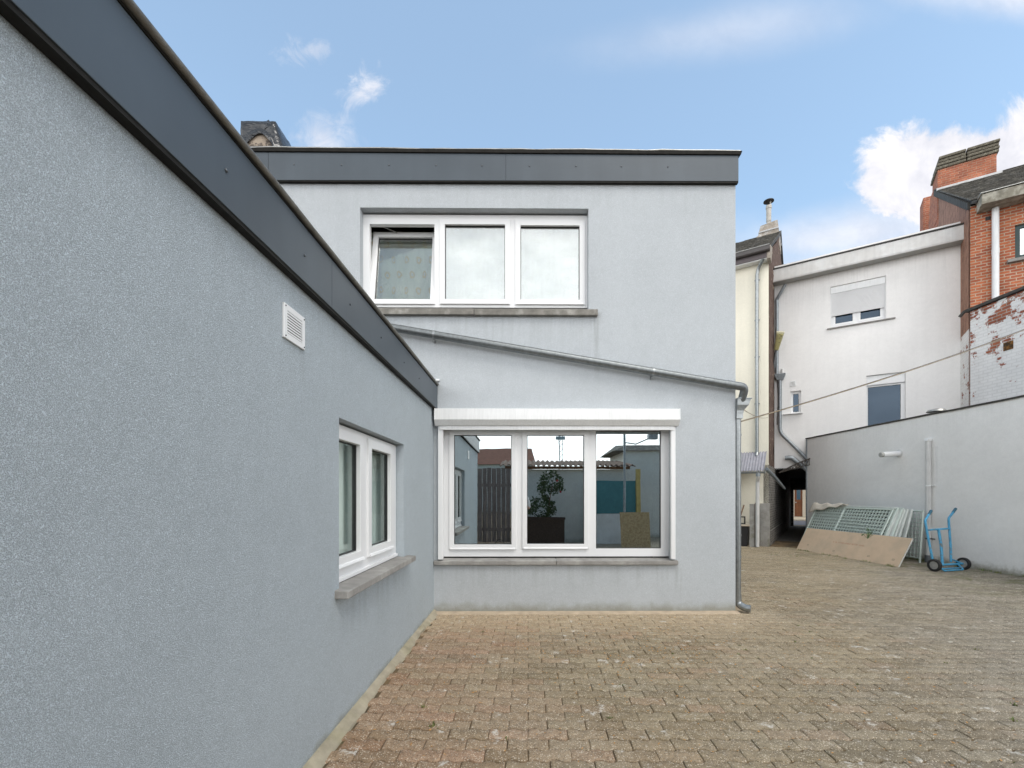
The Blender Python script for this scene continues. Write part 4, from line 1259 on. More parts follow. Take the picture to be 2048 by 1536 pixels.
# old wall lamp on its arm
lamp = thing('wall_lamp', 'old yellowed street lamp head tilted up beside the white house downpipe', 'lamp', (WP.x, WP.y, 5))
l0, l1 = pt(WF, 1552, 701, -.45), pt(WF, 1561, 664, -.75)
ax = (l1 - l0); Ll = ax.length; ax.normalize()
zax = ax
xax = Vector((1, 0, 0)) - ax * ax.x; xax.normalize(); yax = zax.cross(xax)
TL = WF @ Matrix(((xax.x, yax.x, zax.x, l0.x), (xax.y, yax.y, zax.y, l0.y), (xax.z, yax.z, zax.z, l0.z), (0, 0, 0, 1)))
obj('lamp_housing', MB().hexa([(-.07, -.02, 0), (.07, -.02, 0), (.07, .09, 0), (-.07, .09, 0)], [(-.12, -.02, Ll), (.12, -.02, Ll), (.12, .10, Ll), (-.12, .10, Ll)]), surf('cream_lamp_housing', (.55, .52, .36), .5, 0, (10, .2)), lamp, TL, bevel=.015)
obj('lamp_lens', MB().hexa([(-.055, -.07, .03), (.055, -.07, .03), (.055, -.021, .03), (-.055, -.021, .03)], [(-.09, -.06, Ll - .04), (.09, -.06, Ll - .04), (.09, -.021, Ll - .04), (-.09, -.021, Ll - .04)]), M_LAMP, lamp, TL, bevel=.02)
obj('lamp_arm', MB().tube(smoothpath([pt(WF, 1549, 745, -.02), pt(WF, 1548.5, 722, -.2), l0 + ax * .05], 6, .2), .035, 10), M_ZINC, lamp, WF, smooth=40)
# service cables down the joint
for i, (a, b) in enumerate((((1546, 600), (1545, 760)), ((1549, 700), (1547, 850)))):
    p = [pt(WF, a[0], a[1] + (b[1] - a[1]) * k / 8, -.05 - .02 * (k % 2)) for k in range(9)]
    for k, q in enumerate(p): q.x = .05 + .05 * i + .015 * math.sin(k * 1.3 + i)
    obj('service_cable', MB().tube(p, .012, 6), M_CABLEDK, white, WF)

# passage through the house
pg = thing('passage', 'dark covered passage under the white house, a brown door visible beyond', 'passage', (WP.x + .6, WP.y, 0))
PL = 9.0
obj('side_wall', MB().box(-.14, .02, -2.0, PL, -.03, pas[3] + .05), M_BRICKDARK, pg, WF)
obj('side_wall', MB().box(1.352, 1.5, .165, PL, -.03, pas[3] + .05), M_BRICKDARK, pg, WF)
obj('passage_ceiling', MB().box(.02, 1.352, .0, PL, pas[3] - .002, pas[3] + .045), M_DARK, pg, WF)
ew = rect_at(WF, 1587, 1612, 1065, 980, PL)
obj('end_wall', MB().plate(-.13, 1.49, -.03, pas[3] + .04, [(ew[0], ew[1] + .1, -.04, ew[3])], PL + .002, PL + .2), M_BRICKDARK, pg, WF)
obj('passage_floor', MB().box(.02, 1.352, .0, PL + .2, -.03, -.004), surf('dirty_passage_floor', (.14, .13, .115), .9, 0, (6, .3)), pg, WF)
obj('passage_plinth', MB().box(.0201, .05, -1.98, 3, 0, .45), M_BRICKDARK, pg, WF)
# wrought iron arch in front of the passage
ar = MB()
pa, pb = pt(WF, 1558, 946, -.35), pt(WF, 1640, 925, -.35)
arc = []
for k in range(13):
    t = k / 12
    p = pa.lerp(pb, t); p.z += .26 * math.sin(PI * (.5 * t + 0)) * (1 - .2 * t)
    arc.append(p)
ar.tube(arc, .022, 8)
ar2 = [Vector((p.x, p.y, pa.z + (p.z - pa.z) * .55)) for p in arc]
ar.tube(ar2, .014, 8)
for k in range(2, 13): ar.tube([ar2[k], arc[k]], .010, 6)
for k in range(2, 12): ar.tube([ar2[k], arc[k + 1]], .008, 6)
tag(obj('iron_arch', ar, M_CABLEDK, None, WF, smooth=40), 'dark curved iron lattice arch over the passage mouth', 'arch')

# house across the street, seen through the passage
FF = fr_at(WP + N * 19, D)
far = thing('far_house', 'house front across the street glimpsed through the passage', 'house', (WP.x + N.x * 19, WP.y + N.y * 19, 0))
dr = rect_at(FF, 1589, 1605, 1040, 980, 0)
far_w = MB().plate(-6, 9, -.05, 6, [(dr[0], dr[1], .08, dr[3] + .3)], 0, .2, back=False)
obj('wall', far_w, stucco('pale_stone_front', (.50, .45, .37), 60, .3, .004, .08), far, FF)
dd_ = MB().plate(dr[0], dr[1], .08, dr[3] + .3, [(dr[0] + .12, dr[1] - .12, 1.25, dr[3] + .1)], .08, .13)
dd_.box(dr[0] + .12, dr[1] - .12, .10, .12, 1.25, dr[3] + .1, 1)
door = obj('door', dd_, [surf('varnished_door', (.20, .075, .03), .4, 0, (5, .25), streak=(20, .3)), M_GLASS_FAR], far, FF, bevel=.004)
obj('handle', MB().sphere((dr[0] + .08, .05, 1.05), .045, 8, 6), M_ALU, door, FF, smooth=60)
obj('door_step', MB().box(dr[0] - .2, dr[1] + .2, -.3, .0, 0, .08), M_CONC, far, FF)
pv = MB().box(-8, 12, 15.0 - 19 + .0, -.001, -.02, .06)
struct(obj('pavement', pv, surf('sandy_pavement', (.46, .39, .29), .9, 0, (5, .15)), None, FF))
rd = MB().box(-8, 12, -9.0, -4.02, -.02, -.005)
struct(obj('road', rd, surf('asphalt', (.10, .10, .115), .9, 0, (30, .25)), None, FF))

# ------------------------------------------------------------------ brick house
BP = WP + D * at(WF, 1921, 600)[0] - N * 1.0
BF = fr_at(BP, D)
bh = thing('brick_house', 'orange brick house at the right with a brown side gable and broad chimney', 'house', (BP.x, BP.y, 0))
BE = 9.15
BT, BZ = 4.35, 11.95
bw_ = rect_at(BF, 2030, 2130, 512, 447)
bz0, bz1 = at(BF, 2040, 515)[1], at(BF, 2040, 448)[1]
win = (bw_[0], bw_[1], bz0, bz1)
w_ = MB().plate(0, 7, -.05, BE, [win], 0, .14, back=False)
obj('wall', w_, M_BRICK, bh, BF)
w_ = MB()
w_.face([(7, 0, -.05), (7, 2 * BT, -.05), (7, 2 * BT, BE), (7, BT, BZ), (7, 0, BE)])
w_.face([(7, 2 * BT, -.05), (0, 2 * BT, -.05), (0, 2 * BT, BE), (7, 2 * BT, BE)])
obj('back_wall', w_, M_BRICK, bh, BF)
# gable end facing left: cladding above, peeling paint below; a narrow strip of brick turns the corner
zsplit = at(BF, 1938, 655)[1]
gq = MB().face([(0, 0, zsplit), (0, 0, BE), (0, BT, BZ), (0, 2 * BT, BE), (0, 2 * BT, zsplit)])
obj('gable_cladding', gq, M_GABLE, bh, BF)
GF = frame((BP.x + N.x * 3, BP.y + N.y * 3), (BP.x, BP.y))
obj('gable_foot', MB().face([(-7, 0, -.05), (3, 0, -.05), (3, 0, zsplit), (-7, 0, zsplit)]), M_BRICKSIDE, bh, GF)
obj('inner_wall', MB().box(.1, 6.9, 3, 3.05, 0, BE), M_DARK, bh, BF)
obj('floor_slab', MB().box(.05, 6.9, .2, 9.8, 5.9, 6.1), M_DARK, bh, BF)
# roof with tiles
rb = MB(); slope_sheet(rb, .0, 7.2, -.16, BE + .06, BT, BZ + .10, .09); slope_sheet(rb, .0, 7.2, 2 * BT + .2, BE + .06, BT, BZ + .10, .09)
broof = obj('roof', rb, M_ROOFFLAT, bh, BF)
tl = MB(); tiled(tl, -.04, 7.2, -.18, BE + .07, BT, BZ + .12, .27, .20, 8, .035)
obj('roof_tiles', tl, M_TILE, broof, BF, merge=False)
# verge: dark tile ends along the slope
vg = MB()
L_ = math.hypot(BT, BZ - BE); n = 24
for i in range(n):
    f0, f1 = i / n, (i + .92) / n
    y0_, z0_ = BT * f0, BE + .03 + (BZ - BE) * f0
    y1_, z1_ = BT * f1, BE + .03 + (BZ - BE) * f1
    vg.hexa([(-.055, y0_, z0_ - .10), (.02, y0_, z0_ - .10), (.02, y1_, z1_ - .14), (-.055, y1_, z1_ - .14)], [(-.055, y0_, z0_ + .10), (.02, y0_, z0_ + .10), (.02, y1_, z1_ + .06), (-.055, y1_, z1_ + .06)])
obj('verge', vg, M_COPING, broof, BF, bevel=.006)
# broad chimney at the gable
c0, c1, cz = -.012, 1.40, BZ
cb = MB().box(c0, c1, BT - .45, BT + .45, BZ - 1.3, BZ + .52)
cb.hexa([(-.025, BT - .46, BZ - 1.1), (.5, BT - .46, BZ - 1.1), (.5, BT + 1.3, BZ - 1.1), (-.025, BT + 1.3, BZ - 1.1)], [(-.025, BT - .46, BZ + .25), (.5, BT - .46, BZ + .25), (.5, BT + .7, BZ + .25), (-.025, BT + .7, BZ + .25)])
chb = obj('chimney', cb, M_BRICKCH, bh, BF, bevel=.01)
for k in range(4):
    z_ = BZ + .522 + .105 * k
    e = .05 + .012 * (k % 2) + (.01 if k == 3 else 0)
    for (a, b) in ((c0 - e + (.03 * k), .68), (.70, c1 + e)):
        obj('cap_slab', MB().box(a, b, BT - .45 - e, BT + .45 + e, z_, z_ + .09), M_CAP, chb, BF, bevel=.025)
zf_ = BE + .07 + (BZ - BE) * ((BT - .48) / BT)
obj('lead_flashing', MB().hexa([(-.05, BT - .52, zf_ - .02), (c1 + .12, BT - .52, zf_ - .02), (c1 + .12, BT - .453, zf_ + .0), (-.05, BT - .453, zf_ + .0)], [(-.05, BT - .50, zf_ + .13), (c1 + .12, BT - .50, zf_ + .13), (c1 + .12, BT - .453, zf_ + .15), (-.05, BT - .453, zf_ + .15)]), bpy.data.materials['lead_flashing'], chb, BF)
# second stack further back
zb4 = at(BF, 1852, 404, 6.9)[1]
obj('rear_stack', MB().box(-.02, .55, 6.5, 7.2, BE, zb4), M_BRICKCH, bh, BF, bevel=.03)
# eaves gutter box
gu0 = at(BF, 1962, 395, -.42)[0]
gt, gb = at(BF, 2000, 381, -.45)[1], at(BF, 2000, 400, -.45)[1]
obj('box_gutter', MB().prismx([(-.46, gb), (-.50, gt), (-.004, gt + .01), (-.004, gb - .02)], gu0, 7.2), surf('weathered_gutter_board', (.27, .25, .20), .8, 0, (8, .3), col2=(.42, .40, .34), mixn=(4, .45, .65)), bh, BF, bevel=.01)
obj('gutter_edge', MB().box(gu0 - .03, 7.2, -.53, .0, gt + .012, gt + .035), M_ALU, bh, BF, bevel=.006)
xp = at(BF, 1991, 500, -.08)[0]
zp1, zp0 = gb - .01, at(BF, 1991, 600, -.08)[1]
bdp = obj('downpipe', MB().tube([(xp, -.08, zp0 - .6), (xp, -.08, (zp0 + zp1) * .47), (xp, -.08, zp1)], .072, 14), M_PVC2, bh, BF, smooth=40)
obj('pipe_collar', MB().tube([(xp, -.08, (zp0 + zp1) * .5), (xp, -.08, (zp0 + zp1) * .5 + .14)], .077, 14), M_PVC2, bdp, BF, smooth=40)
bwin = window(BF, bh, win, [(win[0] + .10, win[1] - .1, win[2] + .08, win[3] - .08)], .06, [None], surf('dark_green_frame', (.03, .06, .06), .5), glass('pale_reflecting_glass', .45),
              sillspec=[sill_shape(win[0] - .15, win[1] + .1, win[2] - .10, win[2] - .004, -.10, .1, .02)], sillmat=M_STONE)
hq = at(BF, 1976, 437)
obj('wall_hole', MB().box(hq[0] - .05, hq[0] + .05, -.004, .02, hq[1] - .05, hq[1] + .05), M_GASKET, bh, BF)

# ------------------------------------------------------------------ painted brick wall with worn paint
PW0 = Vector((BP.x - .004, BP.y - .006))
PF = frame((PW0.x, PW0.y), (PW0.x + .26, PW0.y - 6.5))
pzt = at(PF, 1975, 610)[1]
annex = thing('painted_brick_annex', 'annex with peeling white-painted brick wall behind the grey boundary wall', 'building', (PW0.x, PW0.y - 3, 0))
an = MB().plate(0, 6.5, -.05, pzt, [], 0, .3, back=False)
an.face([(6.5, 0, -.05), (6.5, 4, -.05), (6.5, 4, pzt), (6.5, 0, pzt)])
an.face([(0, 0, -.05), (0, 0, pzt), (0, 3, pzt), (0, 3, -.05)])
obj('wall', an, M_BRICKPAINT, annex, PF)
obj('roof', MB().box(-.0, 6.5, .02, 4, pzt - .03, pzt + .01), M_ROOFFLAT, annex, PF)
obj('coping', MB().box(-.10, 6.55, -.07, .3, pzt + .012, pzt + .085), M_COPING, annex, PF, bevel=.006)
q0 = pt(PF, 1937, 627, -.05); q1 = pt(PF, 1926, 642, -.05)
obj('coping_end', MB().tube([(-.09, -.06, pzt + .05), (-.17, -.12, pzt - .07)], .04, 6), M_COPING, annex, PF)
hq = rect_at(PF, 2007, 2027, 700, 683)
obj('wall_niche', MB().box(hq[0], hq[1], -.012, .0, hq[2], hq[3]), surf('rusty_ochre', (.20, .09, .02), .9, 0, (20, .5), bump=(20, .8, .02), col2=(.06, .035, .015), mixn=(12, .4, .6)), annex, PF, bevel=.01)

# ------------------------------------------------------------------ grey boundary building on the right
GA0, GA1 = Vector((9.0, 14.6)), Vector((9.2, 8.4))
GD = (GA1 - GA0).normalized()
GFm = fr_at(GA0, GD)
gar = thing('garage', 'long low pale grey rendered outbuilding wall along the right of the yard', 'building', (9.1, 10, 0))
GZ = 3.335
GLEN = 12.5
w_ = MB().plate(0, GLEN, -.05, GZ, [], 0, .2, back=False)
w_.face([(0, 0, -.05), (0, 0, GZ), (0, 3.0, GZ), (0, 3.0, -.05)])
w_.face([(GLEN, 0, -.05), (GLEN, 6, -.05), (GLEN, 6, GZ), (GLEN, 0, GZ)])
obj('wall', w_, M_GARAGE, gar, GFm)
obj('flat_roof', MB().box(.0, GLEN, .02, 2.6, GZ - .06, GZ - .02), M_ROOFFLAT, gar, GFm)
cp = MB(); vs = []; fs_ = []
n = 60
for i in range(n + 1):
    x = -.05 + (GLEN + .1) * i / n
    e = .012 * noise.noise((x * 1.3, 0, 2))
    vs += [(x, -.03 + e, GZ + .002 + e), (x, .26, GZ + .002), (x, .26, GZ + .05), (x, -.035 + e, GZ + .036 + e)]
for i in range(n):
    for k in range(4):
        k2 = (k + 1) % 4
        fs_.append((i * 4 + k, i * 4 + k2, (i + 1) * 4 + k2, (i + 1) * 4 + k))
fs_ += [(3, 2, 1, 0), (n * 4, n * 4 + 1, n * 4 + 2, n * 4 + 3)]
cp.add(vs, fs_)
obj('coping', cp, M_COPING, gar, GFm)
# metal corner strip
obj('corner_strip', MB().box(-.035, -.003, -.03, .05, 0, GZ), M_ZINC, gar, GFm, bevel=.004)
# white flue poking out of the wall
fq = at(GFm, 1799, 907)
flue = obj('flue_pipe', MB().tube([(fq[0], .0, fq[1] + .0), (fq[0], -.42, fq[1] - .03)], .066, 14), M_PVC, gar, GFm, smooth=40)
obj('flue_end', MB().tube([(fq[0], -.42, fq[1] - .03), (fq[0], -.48, fq[1] - .035), (fq[0], -.485, fq[1] - .035)], [.060, .060, .045], 14), M_SOFFIT, flue, GFm, smooth=40)
obj('wall_rosette', MB().tube([(fq[0], .0, fq[1]), (fq[0], -.012, fq[1])], .10, 16), M_EAVES, flue, GFm, smooth=40)
# white plastic soil pipe
sx = at(GFm, 1855, 1000, -.08)[0]
sz = at(GFm, 1856, 882, -.08)[1]
sp = obj('soil_pipe', MB().tube([(sx, -.057, .12), (sx, -.057, 1.5), (sx, -.057, sz)], .053, 16), M_PVCPIPE, gar, GFm, smooth=40)
obj('pipe_head', MB().hexa([(sx - .05, -.12, sz), (sx + .05, -.12, sz), (sx + .05, -.003, sz), (sx - .05, -.003, sz)], [(sx - .065, -.10, sz + .075), (sx + .045, -.10, sz + .06), (sx + .045, -.003, sz + .06), (sx - .065, -.003, sz + .075)]), M_PVC2, sp, GFm, bevel=.008)
for zz in (1.72, .52):
    obj('pipe_clip', MB().tube([(sx, -.057, zz), (sx, -.057, zz + .03)], .058, 16).box(sx - .11, sx + .11, -.03, -.003, zz + .004, zz + .022), M_PVC2 if zz > 1 else M_SCREW, sp, GFm, smooth=40)
obj('pipe_boot', MB().tube([(sx, -.057, .0), (sx, -.057, .16)], [.075, .069], 16), surf('grey_rubber_boot', (.12, .13, .14), .6, 0, (9, .3)), sp, GFm, smooth=40)
# roof vent behind the coping
vq = at(GFm, 1873, 832, .45)
rv = obj('roof_vent', MB().tube([(vq[0], .45, GZ - .02), (vq[0], .45, vq[1] + .08)], .10, 14), M_ALU, gar, GFm, smooth=40)
obj('vent_cap', MB().tube([(vq[0], .45, vq[1] + .10), (vq[0], .45, vq[1] + .14), (vq[0], .45, vq[1] + .17)], [.19, .17, .05], 16), M_ALU, rv, GFm, smooth=40)

# ------------------------------------------------------------------ cables across the yard
def cable(a, b, sag, r, mat, label, n=28, wig=.0, seed=0):
    a, b = Vector(a), Vector(b); p = []
    for i in range(n + 1):
        t = i / n
        q = a.lerp(b, t); q.z -= sag * 4 * t * (1 - t)
        q += Vector((0, 0, wig * noise.noise((t * 9, seed, 0))))
        p.append(q)
    return tag(obj('cable', MB().tube(p, r, 6), mat, smooth=60), label, 'cable', 'cables strung across the yard')
ca = B @ Vector((xr + .06, .05, 2.46))
cb_ = PF @ Vector((2.2, -.02, at(PF, 2048, 700)[1] + .55))
cable(ca, cb_, .10, .0065, M_CABLE, 'light brown cable strung across the yard from the grey corner')
cable(ca + Vector((.0, .02, .006)), cb_ + Vector((0, .05, .012)), .095, .005, M_CABLEDK, 'dark thin cable just above the light brown one across the yard')
c0_ = B @ Vector((xr + .08, .05, 2.66)); 
cable(c0_, WF @ Vector((.0, -2.02, at(CF, 1537, 834)[1])), .08, .005, M_CABLE, 'thin short wire from the hopper to the cream house corner')

# ------------------------------------------------------------------ site-fence panels leaning on the grey wall
def fence_panel(name, bl, br, tl_, label, bars=(.5,), dark=False):
    """bl, br bottom corners; tl_ upper left corner (3-D)"""
    bl, br, tl_ = Vector(bl), Vector(br), Vector(tl_)
    xa = (br - bl); Lx = xa.length; xa.normalize()
    za = (tl_ - bl); za -= xa * za.dot(xa); Lz = za.length; za.normalize(); ya = za.cross(xa)
    T = Matrix(((xa.x, ya.x, za.x, bl.x), (xa.y, ya.y, za.y, bl.y), (xa.z, ya.z, za.z, bl.z), (0, 0, 0, 1)))
    t = thing(name, label, 'fence panel', bl, 0, 'mesh fence panels leaning in a stack')
    r = .021
    fr = MB().tube([(r, 0, 0), (r, 0, Lz)], r, 10).tube([(Lx - r, 0, 0), (Lx - r, 0, Lz)], r, 10)
    fr.tube([(0, 0, Lz - r), (Lx, 0, Lz - r)], r, 10).tube([(0, 0, .10), (Lx, 0, .10)], r * .8, 10)
    for b in bars:
        fr.tube([(Lx * b, 0, .1), (Lx * b, 0, Lz - r)], r * .9, 10)
    obj('panel_frame', fr, M_FENCE, t, T, smooth=40)
    ms = MB()
    nx, nz = int(Lx / .095), int((Lz - .1) / .085)
    for i in range(1, nx):
        ms.tube([(Lx * i / nx, .012, .1), (Lx * i / nx, .012, Lz - r)], .0105, 6)
    for k in range(1, nz):
        ms.tube([(r, .0, .1 + (Lz - .1 - r) * k / nz), (Lx - r, .0, .1 + (Lz - .1 - r) * k / nz)], .0105, 6)
    obj('wire_mesh', ms, M_FENCE, t, T, merge=False)
    if dark: obj('shade_sheet', MB().box(.05, Lx - .05, .03, .036, .14, Lz - .06), surf('shade_green_sheet', (.03, .045, .04), .7), t, T)  # added dark sheet, stands in for the shade between layered panels
    return t
labs = ['foremost pale green mesh fence panel, partly covered by the tan board', 'second mesh fence panel from the front of the leaning stack, with an added dark sheet as shade behind it',
        'third mesh fence panel, in the middle of the leaning stack', '', 'rearmost mesh fence panel standing nearly upright at the grey wall']
for i in (0, 1, 2, 4):
    f = (0, .09, .22, .6, 1.0)[i]
    yn = 10.48 - .075 * i
    bx_ = 7.90 + .92 * f; tx_ = 8.52 + .42 * f
    yl = 13.2 + .10 * i
    fence_panel('fence_panel', (bx_ - .04, yl, 0), (bx_, yn, 0), (tx_ - .08, yl, 1.20 + .03 * math.sin(i)), labs[i], bars=(.42,) if i < 3 else (.5,), dark=(i == 1))
# flat pale bars (fence feet rails) stood between the panels
bl_ = ['wide pale metal strip nearest the front of the fence stack', 'pale metal strip second from the front in the fence stack', 'pale metal strip in the middle of the fence stack', 'pale metal strip second from the wall in the fence stack', 'pale metal strip closest to the wall in the fence stack']
for i, f in enumerate((.07, .15, .23, .32, .46)):
    bx_ = 7.95 + .88 * f; tx_ = 8.50 + .43 * f
    yn = 10.42 - .045 * i
    za = Vector((tx_ - bx_, .05, 1.19)); Lz = za.length; za.normalize()
    xa = Vector((.0, -1, 0)) ; xa = (xa - za * xa.dot(za)).normalized(); ya = za.cross(xa)
    T = Matrix(((xa.x, ya.x, za.x, bx_), (xa.y, ya.y, za.y, yn), (xa.z, ya.z, za.z, 0), (0, 0, 0, 1)))
    o = obj('metal_strip', MB().box(-.045, .045, -.02, .02, 0, Lz + .01 * (i % 2)), M_FENCEBAR, None, T, bevel=.006)
    tag(o, bl_[i], 'metal strip', 'pale metal strips standing between the fence panels')
# top rail lying along the stack
tr = obj('metal_rail', MB().box(-1.42, 1.42, -.05, .05, -.015, .02), M_FENCEBAR, None, Matrix.Translation((8.50, 11.9, 1.225)) @ Matrix.Rotation(R(-88.6), 4, 'Z') @ Matrix.Rotation(R(.3), 4, 'Y'), bevel=.006)
tag(tr, 'long pale rail lying flat along the top of the fence stack', 'rail')
# rag over the top corner
rg = MB(); vs = []; fs_ = []
nu, nv = 22, 8
for i in range(nu + 1):
    for k in range(nv + 1):
        s, t = i / nu, k / nv - .5
        wd = .26 * (1 - .55 * s)
        y = 13.35 - 1.35 * s
        x = 8.40 + .04 * s + t * wd
        z = 1.27 + .025 * math.sin(s * 17 + t * 5) + .02 * noise.noise((s * 8, t * 6, 0)) - (max(0, -t - .05) ** 1.1) * .55 * (1.05 - s)
        vs.append((x, y, z))
for i in range(nu):
    for k in range(nv):
        a = i * (nv + 1) + k
        fs_.append((a, a + 1, a + nv + 2, a + nv + 1))
rg.add(vs, fs_)
o = obj('cloth', rg, M_CLOTH, smooth=70)
sd = o.modifiers.new('thick', 'SOLIDIFY'); sd.thickness = .012
tag(o, 'off-white rag draped over the left top corner of the fence stack', 'rag')
# tan plasterboard leaning on the front panel
A_, B_ = Vector((7.53, 12.72, .0)), Vector((7.83, 9.58, .0))
xa = (B_ - A_); Lx = xa.length; xa.normalize()
za = Vector((.33, .03, .60)); za -= xa * za.dot(xa); Lz = za.length; za.normalize(); ya = za.cross(xa)
T = Matrix(((xa.x, ya.x, za.x, A_.x), (xa.y, ya.y, za.y, A_.y), (xa.z, ya.z, za.z, A_.z), (0, 0, 0, 1)))
bd = thing('plasterboard', 'long tan board with faded red print leaning against the fence panels', 'board', A_)
obj('board_sheet', MB().box(0, Lx, -.0, .022, 0, Lz), [M_BOARD], bd, T, bevel=.002)
obj('board_edge', MB().box(Lx + .0005, Lx + .006, -.001, .023, -.001, Lz + .001), M_BOARDEDGE, bd, T)
obj('board_edge', MB().box(0, Lx, -.001, .023, Lz + .0005, Lz + .004), M_BOARDEDGE, bd, T)
# row of faint red print: small letter-like strokes
ink = MB(); rr = random.Random(21); x = Lx * .36
while x < Lx * .66:
    h = .035; wd = .022
    for s in range(rr.choice((2, 3, 3))):
        if rr.random() < .5: a = x + rr.random() * wd; ink.box(a, a + .006, -.0016, -.0004, Lz * .52, Lz * .52 + h)
        else: b = Lz * .52 + rr.choice((0, .5, 1)) * (h - .006); ink.box(x, x + wd, -.0016, -.0004, b, b + .006)
    x += wd + (.012 if rr.random() < .86 else .05)
obj('red_print', ink, M_REDINK, bd, T, merge=False)
for fx, fz in ((.10, .25), (.40, .16), (.73, .17), (.93, .18)):
    st = MB().plate(Lx * fx, Lx * fx + .06, Lz * fz, Lz * fz + .04, [(Lx * fx + .012, Lx * fx + .048, Lz * fz + .01, Lz * fz + .03)], -.0016, -.0004)
    obj('stamp_mark', st, M_STAMP, bd, T)

# ------------------------------------------------------------------ blue hand truck by the grey wall
ht = thing('hand_truck', 'sky-blue two-wheeled hand truck standing by the white soil pipe', 'hand truck', (8.42, 9.1, 0))
hy = 9.12
def hp(px, py, y): return Vector(((px - CX) / FPX * y, y, H + (HY - py) / FPX * y))
wl_, wr_ = hp(1869, 1132, 9.0), hp(1927, 1129, 9.22)
rad = .125
wl_.z = wr_.z = rad
axd = (wr_ - wl_).normalized()
up0 = [hp(1866, 1124, 9.05), hp(1858, 1085, 9.12), hp(1850, 1041, 9.19), hp(1862, 1022, 9.36)]
up1 = [hp(1902, 1124, 9.15), hp(1901, 1090, 9.2), hp(1897, 1037, 9.28), hp(1911, 1018, 9.45)]
obj('upright', MB().tube(smoothpath(up0, 5, .05), .021, 10), M_BLUE, ht, smooth=40)
obj('upright', MB().tube(smoothpath(up1, 5, .05), .021, 10), M_BLUE, ht, smooth=40)
for u_ in (up0, up1):
    d = (u_[3] - u_[2]).normalized()
    obj('handle_grip', MB().tube([u_[3] - d * .14, u_[3] + d * .01], .026, 10), M_BLUEGRIP, ht, smooth=40)
obj('crossbar', MB().tube([hp(1855, 1060, 9.15), hp(1900, 1057, 9.24)], .018, 10), M_BLUE, ht, smooth=40)
obj('centre_bar', MB().tube([hp(1877, 1059, 9.19), hp(1882, 1090, 9.14), hp(1885, 1131, 9.06)], .024, 10), M_BLUE, ht, smooth=40)
obj('axle', MB().tube([wl_ + axd * .03, wr_ - axd * .02], .020, 10), M_BLUE, ht, smooth=40)
e0 = wl_ + axd * .10; e1 = wr_ - axd * .17
tp = MB()
fwd = Vector((-axd.y, axd.x, 0)) * -1
tp.tube(smoothpath([e0 + Vector((0, 0, -.0)), e0 + fwd * .10 + Vector((0, 0, -.10)), e1 + fwd * .10 + Vector((0, 0, -.10)), e1], 4, .03), .016, 8)
tp.tube([e0 + fwd * .05 + Vector((0, 0, -.07)), e1 + fwd * .05 + Vector((0, 0, -.07))], .014, 8)
obj('toe_plate', tp, M_BLUE, ht, smooth=40)
obj('brace', MB().tube([up1[0] + Vector((0, 0, .06)), wr_ - axd * .03], .015, 8), M_BLUE, ht, smooth=40)
for c_, s_ in ((wl_, -1), (wr_, 1)):
    yy = axd; zz = Vector((0, 0, 1)); xx = yy.cross(zz)
    Tm = Matrix(((xx.x, yy.x, 0, c_.x), (xx.y, yy.y, 0, c_.y), (xx.z, yy.z, 1, c_.z), (0, 0, 0, 1)))
    ty = MB(); vs = []; fs_ = []
    prof = [(rad - .045, -.028), (rad - .02, -.034), (rad - .004, -.024), (rad, 0), (rad - .004, .024), (rad - .02, .034), (rad - .045, .028)]
    ns = 28
    for i in range(ns):
        a = 2 * PI * i / ns
        for (r, w__) in prof: vs.append((r * math.cos(a), w__, r * math.sin(a)))
    m = len(prof)
    for i in range(ns):
        j = (i + 1) % ns
        for k in range(m - 1): fs_.append((i * m + k, i * m + k + 1, j * m + k + 1, j * m + k))
        fs_.append((i * m + m - 1, i * m, j * m, j * m + m - 1))
    ty.add(vs, fs_)
    wh = obj('wheel', MB().tube([(0, -.022, 0), (0, .022, 0)], .030, 14), M_RIM, ht, Tm, smooth=40)
    obj('tyre', ty, M_RUBBER, wh, Tm, smooth=50)
    rm = MB()
    rm.tube([(0, -.014, 0), (0, .014, 0)], rad - .043, 24)
    for k in range(5):
        a = 2 * PI * k / 5
        rm.tube([(.02 * math.cos(a), -.018, .02 * math.sin(a)), ((rad - .05) * math.cos(a), -.018, (rad - .05) * math.sin(a))], .008, 6)
        rm.tube([(.02 * math.cos(a), .018, .02 * math.sin(a)), ((rad - .05) * math.cos(a), .018, (rad - .05) * math.sin(a))], .008, 6)
    obj('rim', rm, M_RIM, wh, Tm, smooth=40)

# ------------------------------------------------------------------ weeds and moss
def leaf_mat(name, c1, c2):
    m, t, b = newmat(name)
    oi = t.new('ShaderNodeTexCoord').outputs['Object']
    t.put(b.inputs['Base Color'], t.mix(t.ss(t.noise(oi, 7, 3), .35, .65), c1, c2))
    b.inputs['Roughness'].default_value = .6
    return m
M_WEED = leaf_mat('weed_green', (.10, .155, .035), (.19, .20, .07))
wd_ = MB(); rr = random.Random(4)
def blade(x, y, h, lean, ang, w0):
    dx_, dy_ = math.cos(ang), math.sin(ang)
    p = [Vector((x, y, -.008)), Vector((x + dx_ * lean * .4, y + dy_ * lean * .4, h * .65)), Vector((x + dx_ * lean, y + dy_ * lean, h))]
    s = Vector((-dy_, dx_, 0)) * w0
    wd_.add([p[0] - s, p[0] + s, p[1] + s * .7, p[1] - s * .7, p[2]], [(0, 1, 2, 3), (3, 2, 4)])
def tuft(x, y, n, h, sp):
    for _ in range(n):
        blade(x + rr.gauss(0, sp), y + rr.gauss(0, sp), h * rr.uniform(.4, 1.1), h * rr.uniform(.2, .9), rr.uniform(0, 6.28), rr.uniform(.003, .007))
